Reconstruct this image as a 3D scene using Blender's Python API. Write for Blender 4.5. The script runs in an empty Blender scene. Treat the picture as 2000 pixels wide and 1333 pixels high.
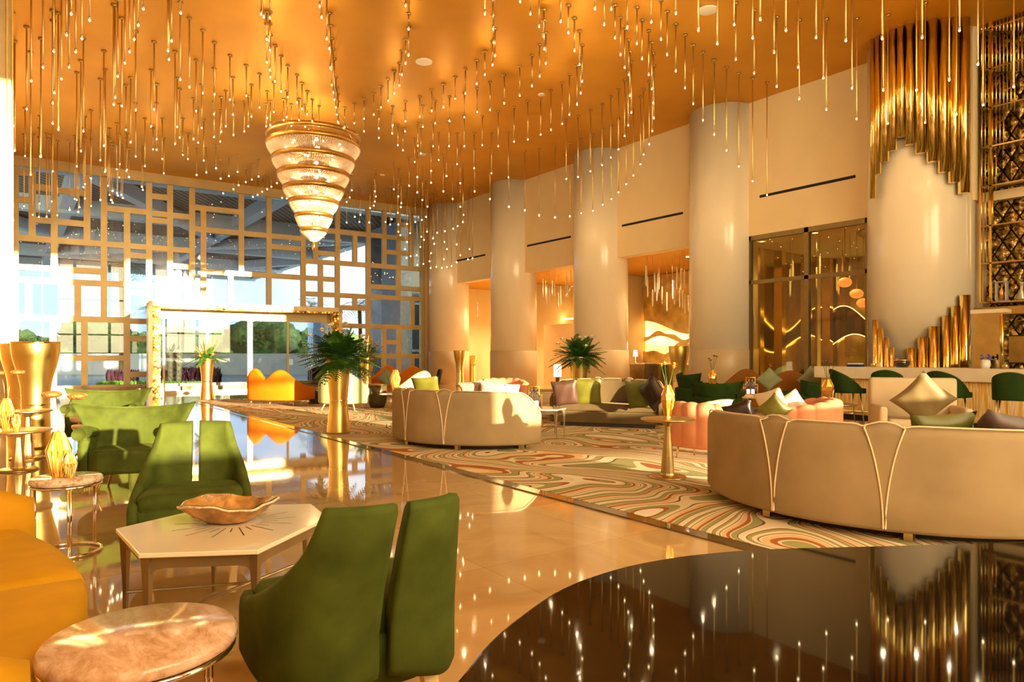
import bpy, math, random
from mathutils import Vector, Matrix
C = bpy.context.scene.collection
PI = math.pi
rnd = random.Random(7)

# ------------------------------------------------------------------ camera
CH = 1.35            # eye height
YAW = math.radians(36.04)
FWD = (math.sin(YAW), math.cos(YAW)); RGT = (math.cos(YAW), -math.sin(YAW))
F = 1333.33; HOR = 693.0
cam_d = bpy.data.cameras.new('camera'); cam_d.lens = 24.0; cam_d.sensor_width = 36.0
cam_d.shift_y = (HOR - 666.5) / 2000.0; cam_d.clip_start = 0.02; cam_d.clip_end = 600
cam = bpy.data.objects.new('camera', cam_d); C.objects.link(cam)
cam.location = (0, 0, CH); cam.rotation_euler = (PI/2, 0, -YAW)
bpy.context.scene.camera = cam
sc = bpy.context.scene
sc.view_settings.view_transform = 'Standard'; sc.view_settings.look = 'None'
sc.view_settings.gamma = 1.0; sc.view_settings.use_curve_mapping = False
sc.view_settings.exposure = 0.92
sc.cycles.use_denoising = True
sc.cycles.max_bounces = 8; sc.cycles.diffuse_bounces = 5; sc.cycles.glossy_bounces = 5
sc.cycles.transmission_bounces = 4; sc.cycles.transparent_max_bounces = 12
sc.cycles.caustics_reflective = False; sc.cycles.caustics_refractive = False
sc.cycles.sample_clamp_indirect = 6.0

# ------------------------------------------------------------------ world + sun
w = bpy.data.worlds.new('sky'); bpy.context.scene.world = w; w.use_nodes = True
nt = w.node_tree; nt.nodes.clear()
o_ = nt.nodes.new('ShaderNodeOutputWorld'); bg = nt.nodes.new('ShaderNodeBackground')
tc = nt.nodes.new('ShaderNodeTexCoord'); nz = nt.nodes.new('ShaderNodeTexNoise')
nz.inputs['Scale'].default_value = 2.2; nz.inputs['Detail'].default_value = 5
cr = nt.nodes.new('ShaderNodeValToRGB')
cr.color_ramp.elements[0].position = .40; cr.color_ramp.elements[0].color = (.50, .70, .95, 1)
cr.color_ramp.elements[1].position = .60; cr.color_ramp.elements[1].color = (1, .98, .93, 1)
nt.links.new(tc.outputs['Generated'], nz.inputs['Vector']); nt.links.new(nz.outputs['Fac'], cr.inputs['Fac'])
# warm bright sunset half of the sky on the sun's side (-Y), pale blue opposite
sx_ = nt.nodes.new('ShaderNodeSeparateXYZ'); nt.links.new(tc.outputs['Generated'], sx_.inputs[0])
mr = nt.nodes.new('ShaderNodeMapRange'); mr.inputs['From Min'].default_value = .1; mr.inputs['From Max'].default_value = -.9
nt.links.new(sx_.outputs['Y'], mr.inputs['Value'])
mxw = nt.nodes.new('ShaderNodeMixRGB'); mxw.inputs[2].default_value = (6.4, 5.1, 2.9, 1)
nt.links.new(mr.outputs[0], mxw.inputs['Fac']); nt.links.new(cr.outputs['Color'], mxw.inputs[1])
nt.links.new(mxw.outputs[0], bg.inputs['Color']); nt.links.new(bg.outputs[0], o_.inputs[0])
bg.inputs['Strength'].default_value = 1.1
sun_d = bpy.data.lights.new('sun', 'SUN'); sun_d.energy = 13; sun_d.color = (1, .82, .52); sun_d.angle = .012
sun = bpy.data.objects.new('sun', sun_d); C.objects.link(sun)
SUN_EL = math.radians(6.0); SUN_AZ = math.radians(-5)     # travels towards +Y, slightly towards -X
sv = Vector((math.sin(SUN_AZ)*math.cos(SUN_EL), math.cos(SUN_AZ)*math.cos(SUN_EL), -math.sin(SUN_EL)))
sun.rotation_euler = sv.to_track_quat('-Z', 'Y').to_euler()

# ------------------------------------------------------------------ measuring helpers
def W(lat, d, z=0.0): return Vector((FWD[0]*d + RGT[0]*lat, FWD[1]*d + RGT[1]*lat, z))
def at(px, d, z=0.0): return W((px-1000)/F*d, d, z)
def fl(px, py, z=0.0):
    d = F*(CH-z)/(py-HOR); return at(px, d, z)
def zat(py, d): return CH - (py-HOR)/F*d
def hd(dx_lat, dy_d):           # heading angle (rotation about z that turns local +y to this direction)
    v = W(dx_lat, dy_d); return math.atan2(v.y, v.x) - PI/2
def hits_x(px, py, X):
    k = (px-1000)/F; d = X/(FWD[0]+RGT[0]*k); p = at(px, d); return p.y, zat(py, d)

# ------------------------------------------------------------------ materials
MATS = {}
def _p(m): return m.node_tree.nodes['Principled BSDF']
def mat(name, col, rough=.5, metal=0., var=0., vscale=5., bump=0., bscale=40., coat=0., sheen=0., emis=0., ecol=None, spec=.5, alpha=1., stretch=None, trans=0.):
    m = bpy.data.materials.new(name); m.use_nodes = True; n = m.node_tree.nodes; l = m.node_tree.links; p = _p(m)
    p.inputs['Base Color'].default_value = (*col, 1); p.inputs['Roughness'].default_value = rough
    p.inputs['Metallic'].default_value = metal; p.inputs['Specular IOR Level'].default_value = spec
    p.inputs['Coat Weight'].default_value = coat; p.inputs['Coat Roughness'].default_value = .04
    p.inputs['Transmission Weight'].default_value = trans
    if 'velvet' in name or 'cloth' in name or 'fabric' in name: p.inputs['Specular IOR Level'].default_value = .12
    if sheen:
        p.inputs['Sheen Weight'].default_value = sheen; p.inputs['Sheen Roughness'].default_value = .35
        p.inputs['Sheen Tint'].default_value = (min(1, col[0]*2.5+.1), min(1, col[1]*2.5+.1), min(1, col[2]*2.5+.05), 1)
    if emis:
        p.inputs['Emission Color'].default_value = (*(ecol or col), 1); p.inputs['Emission Strength'].default_value = emis
    if var or bump:
        t = n.new('ShaderNodeTexCoord'); mp = n.new('ShaderNodeMapping')
        if stretch: mp.inputs['Scale'].default_value = stretch
        l.new(t.outputs['Object'], mp.inputs['Vector'])
    if var:
        a = n.new('ShaderNodeTexNoise'); a.inputs['Scale'].default_value = vscale; a.inputs['Detail'].default_value = 4
        l.new(mp.outputs[0], a.inputs['Vector'])
        r = n.new('ShaderNodeValToRGB'); r.color_ramp.elements[0].position = .3; r.color_ramp.elements[1].position = .7
        r.color_ramp.elements[0].color = (*[c*(1-var) for c in col], 1); r.color_ramp.elements[1].color = (*[min(1, c*(1+var)) for c in col], 1)
        l.new(a.outputs['Fac'], r.inputs['Fac']); l.new(r.outputs['Color'], p.inputs['Base Color'])
    if bump:
        b = n.new('ShaderNodeTexNoise'); b.inputs['Scale'].default_value = bscale; b.inputs['Detail'].default_value = 3
        l.new(mp.outputs[0], b.inputs['Vector'])
        bb = n.new('ShaderNodeBump'); bb.inputs['Strength'].default_value = bump; bb.inputs['Distance'].default_value = .02
        l.new(b.outputs['Fac'], bb.inputs['Height']); l.new(bb.outputs[0], p.inputs['Normal'])
    MATS[name] = m; return m

def ramp(n, stops, const=False):
    r = n.new('ShaderNodeValToRGB'); cr = r.color_ramp
    if const: cr.interpolation = 'CONSTANT'
    while len(cr.elements) < len(stops): cr.elements.new(.5)
    for e, (p, c) in zip(cr.elements, stops): e.position = p; e.color = (*c, 1)
    return r
def math_n(n, l, op, a, b=None):
    m = n.new('ShaderNodeMath'); m.operation = op
    for i, v in enumerate((a, b)):
        if v is None: continue
        if isinstance(v, (int, float)): m.inputs[i].default_value = v
        else: l.new(v, m.inputs[i])
    return m.outputs[0]

GOLD = mat('brushed gold', (.84, .60, .19), .3, 1., bump=.04, bscale=90, stretch=(1, 1, .05))
GOLD_P = mat('polished gold', (.92, .70, .25), .12, 1., var=.12, vscale=3)
BRASS = mat('satin brass', (.66, .50, .24), .34, 1., var=.08)
BRASS_D = mat('aged brass', (.46, .34, .14), .35, 1., var=.15)
CHROME = mat('warm chrome', (.92, .84, .70), .08, 1., var=.04)
BLACK = mat('piano black lacquer', (.006, .004, .003), .03, 0., spec=.35, var=.2, vscale=2)
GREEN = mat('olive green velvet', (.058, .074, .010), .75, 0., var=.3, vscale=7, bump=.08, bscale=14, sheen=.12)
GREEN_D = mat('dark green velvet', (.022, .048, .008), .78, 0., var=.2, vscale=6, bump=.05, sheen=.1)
BEIGE = mat('taupe beige velvet', (.34, .24, .130), .75, 0., var=.15, vscale=2.2, bump=.04, bscale=12, sheen=.12)
BEIGE_L = mat('light piping', (.80, .62, .40), .6, 0., var=.05)
TAUPE = mat('brown taupe velvet', (.115, .075, .032), .75, 0., var=.14, vscale=3, sheen=.3)
CREAM_F = mat('cream armchair fabric', (.62, .47, .29), .75, 0., var=.06, vscale=4)
YELLOW = mat('golden yellow velvet', (.55, .25, .008), .72, 0., var=.12, vscale=4, bump=.05, bscale=10, sheen=.12)
ORANGE = mat('orange velvet', (.58, .15, .004), .72, 0., var=.1, vscale=3, sheen=.1)
RUST = mat('rust velvet', (.28, .10, .012), .75, 0., var=.12, vscale=3, sheen=.2)
PINK = mat('salmon pink velvet', (.66, .25, .13), .72, 0., var=.08, vscale=4, sheen=.15)
MINT = mat('pale mint velvet', (.38, .44, .22), .75, 0., var=.07, vscale=3, sheen=.3)
MINT_C = mat('sage cushion cloth', (.28, .32, .18), .8, 0., var=.07, vscale=6, bump=.1, bscale=60)
MAUVE = mat('mauve brown satin', (.07, .03, .018), .45, 0., var=.15, vscale=6)
OLIVE_S = mat('olive gold satin', (.12, .11, .012), .40, 0., var=.15, vscale=5, bump=.08, bscale=10)
TAN_S = mat('bronze beige satin', (.17, .115, .04), .6, 0., var=.1, vscale=4, bump=.15, bscale=9)
LEATH = mat('black leather', (.010, .004, .003), .3, 0., bump=.1, bscale=15, var=.2)
WHITE_C = mat('ivory cushion', (.70, .58, .42), .8, 0., var=.05, bump=.05)
AMBER = mat('amber ribbed glass', (.78, .36, .06), .12, .55, coat=.6, var=.2, vscale=10)
STONE_T = mat('tan lacquer', (.66, .46, .24), .3, 0., var=.08)
WOOD = mat('pale ash wood', (.82, .60, .28), .4, 0., var=.12, vscale=6, stretch=(6, 6, .6))
LEAF = mat('glossy dark green leaf', (.05, .14, .018), .38, 0., var=.4, vscale=3)
LEAF_Y = mat('lime leaf', (.30, .42, .02), .45, 0., var=.25, vscale=4)
PETAL = mat('white petal', (.92, .86, .66), .6, 0., var=.05)
PETAL_O = mat('orange petal', (.85, .34, .06), .6, 0., var=.2)
DRY = mat('dried palm spear', (.72, .42, .12), .7, 0., var=.25, vscale=8)
POD = mat('bronze wire pod', (.42, .18, .04), .4, .4, var=.3, vscale=25, bump=.4, bscale=60)
DARK = mat('dark plinth', (.02, .014, .01), .6, 0., var=.2)
BARTOP = mat('cream stone worktop', (.80, .66, .48), .3, 0., var=.05)
GREYB = mat('tv black', (.02, .02, .022), .2, 0., var=.1)
MIRR = mat('smoked gold mirror', (.62, .50, .26), .06, 1., var=.1)
BLUE = mat('navy book cloth', (.02, .04, .16), .5, 0., var=.1)
WHT = mat('white enamel', (.88, .86, .8), .3, 0., var=.03)

CHAMP = mat('champagne metal', (.42, .33, .19), .42, .9, var=.1)
def wall_mat(name, c, rough=.55, var=.03, coat=0.): return mat(name, c, rough, 0., var=var, vscale=1.2, coat=coat)
CREAM = wall_mat('cream plaster', (.90, .69, .39), .6)
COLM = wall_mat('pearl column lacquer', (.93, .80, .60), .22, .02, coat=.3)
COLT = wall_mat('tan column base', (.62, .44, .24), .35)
FRAME = mat('window frame gold', (.60, .46, .22), .38, .25, var=.12, vscale=1.5)
SLAT = mat('dark slot', (.008, .006, .005), .8, 0., var=.1)
FRAME_D = mat('bronze window frame', (.22, .155, .06), .4, .6, var=.1)

def ceiling_mat():
    m = mat('gold leaf ceiling', (.70, .36, .03), .5, .75, var=.07, vscale=.7, bump=.05, bscale=1.5); return m
CEIL = ceiling_mat()

def marble_floor():
    m = mat('polished marble tiles', (.7, .5, .3), .035, 0., spec=.9, coat=.6); n = m.node_tree.nodes; l = m.node_tree.links; p = _p(m)
    t = n.new('ShaderNodeTexCoord'); mp = n.new('ShaderNodeMapping'); l.new(t.outputs['Object'], mp.inputs['Vector'])
    br = n.new('ShaderNodeTexBrick'); br.offset = 0; br.inputs['Scale'].default_value = 1; br.inputs['Mortar Size'].default_value = .0035
    br.inputs['Brick Width'].default_value = 1.2; br.inputs['Row Height'].default_value = 1.2; br.inputs['Bias'].default_value = 0
    br.inputs['Color1'].default_value = (.72, .50, .27, 1); br.inputs['Color2'].default_value = (.60, .38, .17, 1); br.inputs['Mortar'].default_value = (.50, .32, .13, 1)
    l.new(mp.outputs[0], br.inputs['Vector'])
    no = n.new('ShaderNodeTexNoise'); no.inputs['Scale'].default_value = 1.1; no.inputs['Detail'].default_value = 7; no.inputs['Distortion'].default_value = 1.4
    l.new(mp.outputs[0], no.inputs['Vector'])
    r = ramp(n, [(.30, (.62, .40, .18)), (.47, (.86, .68, .45)), (.53, (.95, .82, .62)), (.7, (.76, .52, .26))]); l.new(no.outputs['Fac'], r.inputs['Fac'])
    mx = n.new('ShaderNodeMixRGB'); mx.blend_type = 'MULTIPLY'; mx.inputs['Fac'].default_value = .55
    l.new(br.outputs['Color'], mx.inputs[1]); l.new(r.outputs['Color'], mx.inputs[2]); l.new(mx.outputs[0], p.inputs['Base Color']); return m
MARBLE = marble_floor()

def rose_marble(name, tint):
    m = mat(name, tint, .12, 0.); n = m.node_tree.nodes; l = m.node_tree.links; p = _p(m)
    t = n.new('ShaderNodeTexCoord'); no = n.new('ShaderNodeTexNoise'); no.inputs['Scale'].default_value = 13; no.inputs['Detail'].default_value = 14; no.inputs['Roughness'].default_value = .72; no.inputs['Distortion'].default_value = .5
    mp = n.new('ShaderNodeMapping'); mp.inputs['Scale'].default_value = (1, .45, 1); mp.inputs['Rotation'].default_value = (0, 0, .5)
    l.new(t.outputs['Object'], mp.inputs['Vector']); l.new(mp.outputs[0], no.inputs['Vector'])
    r = ramp(n, [(.28, (.30, .14, .05)), (.41, (.52, .27, .13)), (.52, tint), (.66, (.80, .58, .40)), (.78, (.62, .36, .20))]); l.new(no.outputs['Fac'], r.inputs['Fac']); l.new(r.outputs['Color'], p.inputs['Base Color']); return m
ROSE = rose_marble('rose quartz marble', (.68, .40, .25))
WMARB = rose_marble('pale veined marble', (.80, .66, .50))

def carpet_mat():
    m = mat('swirl carpet', (.7, .5, .3), .95, 0.); n = m.node_tree.nodes; l = m.node_tree.links; p = _p(m)
    t = n.new('ShaderNodeTexCoord'); mp = n.new('ShaderNodeMapping'); mp.inputs['Scale'].default_value = (1.0, .62, 1); mp.inputs['Rotation'].default_value = (0, 0, .5)
    l.new(t.outputs['Object'], mp.inputs['Vector'])
    no = n.new('ShaderNodeTexNoise'); no.inputs['Scale'].default_value = .50; no.inputs['Detail'].default_value = .6; no.inputs['Distortion'].default_value = 1.3
    l.new(mp.outputs[0], no.inputs['Vector'])
    k = math_n(n, l, 'MULTIPLY', no.outputs['Fac'], 12.5); fr = math_n(n, l, 'FRACT', k)
    cr_, gr, br_, or_, pk, dk = (.80, .62, .38), (.34, .30, .10), (.16, .07, .03), (.38, .10, .012), (.76, .46, .20), (.10, .05, .025)
    r = ramp(n, [(0, cr_), (.13, dk), (.16, gr), (.33, cr_), (.37, or_), (.47, pk), (.60, cr_), (.66, br_), (.69, cr_), (.80, gr), (.90, or_), (.94, (.85, .72, .54))], True)
    l.new(fr, r.inputs['Fac']); l.new(r.outputs['Color'], p.inputs['Base Color'])
    b = n.new('ShaderNodeTexNoise'); b.inputs['Scale'].default_value = 120; l.new(t.outputs['Object'], b.inputs['Vector'])
    bb = n.new('ShaderNodeBump'); bb.inputs['Strength'].default_value = .3; bb.inputs['Distance'].default_value = .01
    l.new(b.outputs['Fac'], bb.inputs['Height']); l.new(bb.outputs[0], p.inputs['Normal']); return m
CARPET = carpet_mat()
BORDER = mat('dark emperador border', (.10, .06, .025), .06, 0., var=.5, vscale=5, coat=.5)

def onyx_mat():
    m = mat('striped onyx', (.8, .5, .2), .22, 0.); n = m.node_tree.nodes; l = m.node_tree.links; p = _p(m)
    t = n.new('ShaderNodeTexCoord'); mp = n.new('ShaderNodeMapping'); mp.inputs['Scale'].default_value = (1, 16, .8)
    l.new(t.outputs['Object'], mp.inputs['Vector']); no = n.new('ShaderNodeTexNoise'); no.inputs['Scale'].default_value = 1; no.inputs['Detail'].default_value = 5
    l.new(mp.outputs[0], no.inputs['Vector'])
    r = ramp(n, [(.25, (.50, .24, .04)), (.4, (.90, .52, .12)), (.5, (1, .80, .42)), (.58, (.78, .40, .06)), (.68, (1, .88, .60)), (.8, (.65, .34, .10))]); l.new(no.outputs['Fac'], r.inputs['Fac']); l.new(r.outputs['Color'], p.inputs['Base Color']); return m
ONYX = onyx_mat()

def diamond_mat():          # bevelled smoked-mirror lozenges with dark joints
    m = mat('diamond mirror tiles', (.4, .3, .1), .1, 1.); n = m.node_tree.nodes; l = m.node_tree.links; p = _p(m)
    t = n.new('ShaderNodeTexCoord'); s = n.new('ShaderNodeSeparateXYZ'); l.new(t.outputs['Object'], s.inputs[0])
    y = math_n(n, l, 'MULTIPLY', s.outputs['Y'], 3.3); z = math_n(n, l, 'MULTIPLY', s.outputs['Z'], 2.0)
    a = math_n(n, l, 'ADD', y, z); b = math_n(n, l, 'SUBTRACT', y, z)
    fa = math_n(n, l, 'ABSOLUTE', math_n(n, l, 'SUBTRACT', math_n(n, l, 'FRACT', a), .5)); fb = math_n(n, l, 'ABSOLUTE', math_n(n, l, 'SUBTRACT', math_n(n, l, 'FRACT', b), .5))
    mx = math_n(n, l, 'MAXIMUM', fa, fb); g = math_n(n, l, 'GREATER_THAN', mx, .44)
    no = n.new('ShaderNodeTexNoise'); no.inputs['Scale'].default_value = 9; no.inputs['Detail'].default_value = 6; l.new(t.outputs['Object'], no.inputs['Vector'])
    r = ramp(n, [(.38, (.05, .035, .012)), (.5, (.30, .21, .07)), (.62, (.75, .60, .28))]); l.new(no.outputs['Fac'], r.inputs['Fac'])
    mix = n.new('ShaderNodeMixRGB'); l.new(g, mix.inputs['Fac']); l.new(r.outputs['Color'], mix.inputs[1]); mix.inputs[2].default_value = (.03, .018, .008, 1)
    l.new(mix.outputs[0], p.inputs['Base Color'])
    bb = n.new('ShaderNodeBump'); bb.inputs['Strength'].default_value = .7; bb.inputs['Distance'].default_value = .05
    l.new(math_n(n, l, 'ADD', math_n(n, l, 'MULTIPLY', no.outputs['Fac'], 1.2), math_n(n, l, 'MULTIPLY', mx, -2.)), bb.inputs['Height']); l.new(bb.outputs[0], p.inputs['Normal']); return m
DIAM = diamond_mat()

def mosaic_mat():
    m = mat('gold mosaic', (.6, .4, .1), .25, .8); n = m.node_tree.nodes; l = m.node_tree.links; p = _p(m)
    t = n.new('ShaderNodeTexCoord'); v = n.new('ShaderNodeTexVoronoi'); v.inputs['Scale'].default_value = 9; l.new(t.outputs['Object'], v.inputs['Vector'])
    no = n.new('ShaderNodeTexNoise'); no.inputs['Scale'].default_value = 3.5; no.inputs['Detail'].default_value = 6; l.new(t.outputs['Object'], no.inputs['Vector'])
    r = ramp(n, [(.36, (.10, .05, .01)), (.46, (.50, .28, .05)), (.55, (.90, .62, .16)), (.66, (.55, .33, .08))]); l.new(no.outputs['Fac'], r.inputs['Fac']); l.new(r.outputs['Color'], p.inputs['Base Color'])
    bb = n.new('ShaderNodeBump'); bb.inputs['Strength'].default_value = .6; bb.inputs['Distance'].default_value = .03
    l.new(v.outputs['Distance'], bb.inputs['Height']); l.new(bb.outputs[0], p.inputs['Normal']); return m
MOSAIC = mosaic_mat()

def glass_mat(name, tint=(1, 1, 1), refl=.9, rough=.0, see=.92):   # thin architectural pane
    m = bpy.data.materials.new(name); m.use_nodes = True; n = m.node_tree.nodes; l = m.node_tree.links; n.clear()
    out = n.new('ShaderNodeOutputMaterial'); mx = n.new('ShaderNodeMixShader'); tr = n.new('ShaderNodeBsdfTransparent'); gl = n.new('ShaderNodeBsdfGlossy')
    fr = n.new('ShaderNodeFresnel'); fr.inputs['IOR'].default_value = 1.5
    tr.inputs['Color'].default_value = (*[c*see for c in tint], 1); gl.inputs['Roughness'].default_value = rough; gl.inputs['Color'].default_value = (refl, refl, refl, 1)
    l.new(fr.outputs[0], mx.inputs['Fac']); l.new(tr.outputs[0], mx.inputs[1]); l.new(gl.outputs[0], mx.inputs[2]); l.new(mx.outputs[0], out.inputs[0]); return m
GLASS = glass_mat('clear window glass', (.93, .98, 1.))
GLASS_S = glass_mat('bronze tinted glass', (.84, .76, .48))
CRYST = glass_mat('crystal rod', (1, .97, .9), 1., .02, .95)

BULB = mat('glowing bulb', (1, .8, .5), .4, 0., emis=14, ecol=(1, .72, .36))
def lampmat(name, col, s): return mat(name, col, .5, 0., emis=s, ecol=col)
LED = lampmat('warm led strip', (1, .66, .26), 9)
SHADE = lampmat('lit lamp shade', (1, .80, .50), 2.2)
DISC = lampmat('downlight lens', (1, .80, .5), 8)
WHITE_D = mat('white speaker grille', (.92, .86, .74), .6, 0., var=.03, vscale=30)

# ------------------------------------------------------------------ mesh builder
class MB:
    def __init__(s): s.v = []; s.f = []; s.sm = []
    def add(s, vs, fs, smooth=False, M=None):
        b = len(s.v)
        s.v += [tuple(M @ Vector(p)) if M else tuple(p) for p in vs]
        s.f += [tuple(b+i for i in f) for f in fs]; s.sm += [smooth]*len(fs); return s
    def box(s, x0, x1, y0, y1, z0, z1, M=None, b=0.):
        if b <= 0:
            vs = [(x, y, z) for z in (z0, z1) for y in (y0, y1) for x in (x0, x1)]
            return s.add(vs, [(0, 2, 3, 1), (4, 5, 7, 6), (0, 1, 5, 4), (2, 6, 7, 3), (0, 4, 6, 2), (1, 3, 7, 5)], False, M)
        # rounded box: superellipsoid-like shell of a subdivided box
        n = 3; cx, cy, cz = (x0+x1)/2, (y0+y1)/2, (z0+z1)/2; hx, hy, hz = (x1-x0)/2, (y1-y0)/2, (z1-z0)/2
        b = min(b, hx, hy, hz)
        angs = [i*(PI/2)/n for i in range(n+1)]
        ring = []
        for q, (sx, sy) in enumerate(((1, 1), (-1, 1), (-1, -1), (1, -1))):
            for a in angs:
                A = a + q*PI/2; ring.append((sx*(hx-b), sy*(hy-b), math.cos(A), math.sin(A)))
        R = len(ring); vs = []; rows = []
        prof = [(-hz, 0.)] + [(-(hz-b) - b*math.cos(a), b*math.sin(a)) for a in angs][0:] + [((hz-b) + b*math.sin(a), b*math.cos(a)) for a in angs]
        prof = prof[1:]
        for (z, r) in prof:
            for (ax, ay, c, d) in ring: vs.append((cx+ax+c*r, cy+ay+d*r, cz+z))
        fs = []
        for j in range(len(prof)-1):
            for i in range(R):
                k = (i+1) % R; fs.append((j*R+i, j*R+k, (j+1)*R+k, (j+1)*R+i))
        fs.append(tuple(reversed(range(R)))); fs.append(tuple((len(prof)-1)*R+i for i in range(R)))
        return s.add(vs, fs, True, M)
    def lathe(s, prof, n=24, c=(0, 0, 0), fn=None, cap=True, M=None, smooth=True):
        vs = []
        for (r, z) in prof:
            for i in range(n):
                a = 2*PI*i/n; k = fn(a, z) if fn else 1.; vs.append((c[0]+r*k*math.cos(a), c[1]+r*k*math.sin(a), c[2]+z))
        fs = [(j*n+i, j*n+(i+1) % n, (j+1)*n+(i+1) % n, (j+1)*n+i) for j in range(len(prof)-1) for i in range(n)]
        if cap:
            if prof[0][0] > 1e-5: fs.append(tuple(reversed(range(n))))
            if prof[-1][0] > 1e-5: fs.append(tuple((len(prof)-1)*n+i for i in range(n)))
        return s.add(vs, fs, smooth, M)
    def rod(s, p0, p1, r0, r1=None, n=8, smooth=True):
        r1 = r0 if r1 is None else r1; p0 = Vector(p0); p1 = Vector(p1); d = p1-p0; L = d.length
        if L < 1e-6: return s
        M = Matrix.Translation(p0) @ d.to_track_quat('Z', 'Y').to_matrix().to_4x4()
        return s.lathe([(r0, 0), (r1, L)], n, M=M, smooth=smooth)
    def tube(s, pts, r, n=6, closed=False, rs=None):
        P = [Vector(p).to_3d() for p in pts]; N = len(P); vs = []
        up = Vector((0, 0, 1))
        for i, p in enumerate(P):
            a = P[(i-1) % N] if (closed or i > 0) else P[i]; b = P[(i+1) % N] if (closed or i < N-1) else P[i]
            t = (b-a); t = t.normalized() if t.length > 1e-9 else Vector((0, 0, 1))
            u = t.cross(up); u = u.normalized() if u.length > .05 else t.cross(Vector((1, 0, 0))).normalized(); v = u.cross(t)
            rr = rs[i] if rs else r
            for k in range(n):
                q = 2*PI*k/n; vs.append(p + u*(rr*math.cos(q)) + v*(rr*math.sin(q)))
        fs = []
        for j in range(N if closed else N-1):
            jj = (j+1) % N
            for k in range(n): fs.append((j*n+k, j*n+(k+1) % n, jj*n+(k+1) % n, jj*n+k))
        if not closed: fs += [tuple(range(n)), tuple((N-1)*n+k for k in reversed(range(n)))]
        return s.add(vs, fs, True)
    def prism(s, pts, z0, z1, M=None, smooth=False):
        n = len(pts); vs = [(x, y, z0) for x, y in pts] + [(x, y, z1) for x, y in pts]
        return s.add(vs, [tuple(reversed(range(n))), tuple(range(n, 2*n))] + [(i, (i+1) % n, n+(i+1) % n, n+i) for i in range(n)], smooth, M)
    def grid(s, f, nu, nv, smooth=True, cu=False, M=None):
        vs = [f(i/nu, j/nv) for j in range(nv+1) for i in range(nu if cu else nu+1)]; R = nu if cu else nu+1
        fs = [(j*R+i, j*R+(i+1) % R, (j+1)*R+(i+1) % R, (j+1)*R+i) for j in range(nv) for i in range(nu)]
        return s.add(vs, fs, smooth, M)
    def ball(s, c, r, n=8, m=6, sz=1., M=None):
        prof = [(max(1e-6, r*math.sin(PI*j/m)), -r*sz*math.cos(PI*j/m)) for j in range(m+1)]
        return s.lathe(prof, n, c, cap=False, M=M)
    def wall(s, curve, zb, zt, th, lean=None, bulge=None, nb=3):
        """upholstered shell swept along a plan curve; zb, zt, th, bulge are functions of 0..1"""
        g = lambda q, t: q(t) if callable(q) else q
        P = [Vector((p[0], p[1], 0)) for p in curve]; N = len(P); rows = []
        L = [0.]
        for i in range(1, N): L.append(L[-1] + (P[i]-P[i-1]).length)
        for i, p in enumerate(P):
            t = L[i]/L[-1]; a = P[max(0, i-1)]; b = P[min(N-1, i+1)]; d = (b-a).normalized(); nrm = Vector((d.y, -d.x, 0))   # right-hand side = outside
            B, T, H = g(zb, t), g(zt, t), g(th, t); h = H/2; bu = g(bulge, t) if bulge else 0.
            T = max(T, B + 2.2*h)
            sec = [(h*.75, B), (h + bu*.6, B+.03), (h+bu, B + (T-B)*.35), (h+bu, B + (T-B)*.7)]
            for k in range(nb*2+1):
                q = PI*k/(nb*2); sec.append((h*math.cos(q) + bu*max(0, math.cos(q)), T - h + h*math.sin(q)*.95))
            sec += [(-h, B+(T-B)*.5), (-h, B+.03), (-h*.75, B)]
            rows.append([p + nrm*x + (lean(t, z) if lean else Vector((0, 0, 0))) + Vector((0, 0, z)) for (x, z) in sec])
        m = len(rows[0]); vs = [q for r in rows for q in r]
        fs = [(i*m+k, i*m+(k+1) % m, (i+1)*m+(k+1) % m, (i+1)*m+k) for i in range(N-1) for k in range(m)]
        fs += [tuple(reversed(range(m))), tuple((N-1)*m+k for k in range(m))]
        return s.add(vs, fs, True)
    def build(s, name, m, parent=None, sub=0, bevel=0.):
        me = bpy.data.meshes.new(name); me.from_pydata(s.v, [], s.f); me.materials.append(m)
        me.polygons.foreach_set('use_smooth', s.sm); me.update()
        o = bpy.data.objects.new(name, me); C.objects.link(o)
        if parent: o.parent = parent
        if sub: md = o.modifiers.new('sub', 'SUBSURF'); md.levels = sub; md.render_levels = sub
        if bevel: md = o.modifiers.new('bevel', 'BEVEL'); md.width = bevel; md.segments = 2; md.limit_method = 'ANGLE'
        return o

def tag(o, label, cat, group=None, kind=None):
    o['label'] = label
    if kind: o['kind'] = kind
    o['category'] = cat
    if group: o['group'] = group
    return o
def struct(o, label=None):
    o['kind'] = 'structure'
    if label: o['label'] = label
    return o
def thing(name, label, cat, loc=(0, 0, 0), rz=0., group=None):
    o = bpy.data.objects.new(name, None); C.objects.link(o); o.empty_display_size = .1
    o.location = loc; o.rotation_euler = (0, 0, rz); return tag(o, label, cat, group)
def dup(root, loc, rz, label, group=None, scale=None):
    r = root.copy(); C.objects.link(r); r.location = loc; r.rotation_euler = (0, 0, rz); r['label'] = label
    if group: r['group'] = group
    if scale: r.scale = scale
    for ch in list(root.children):
        c = ch.copy(); C.objects.link(c); c.parent = r
        for g in list(ch.children):
            d = g.copy(); C.objects.link(d); d.parent = c
    return r
def pt(o, label): o['label'] = label; return o
def arc(cx, cy, r, a0, a1, n): return [(cx + r*math.cos(a0+(a1-a0)*i/n), cy + r*math.sin(a0+(a1-a0)*i/n)) for i in range(n+1)]
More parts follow.
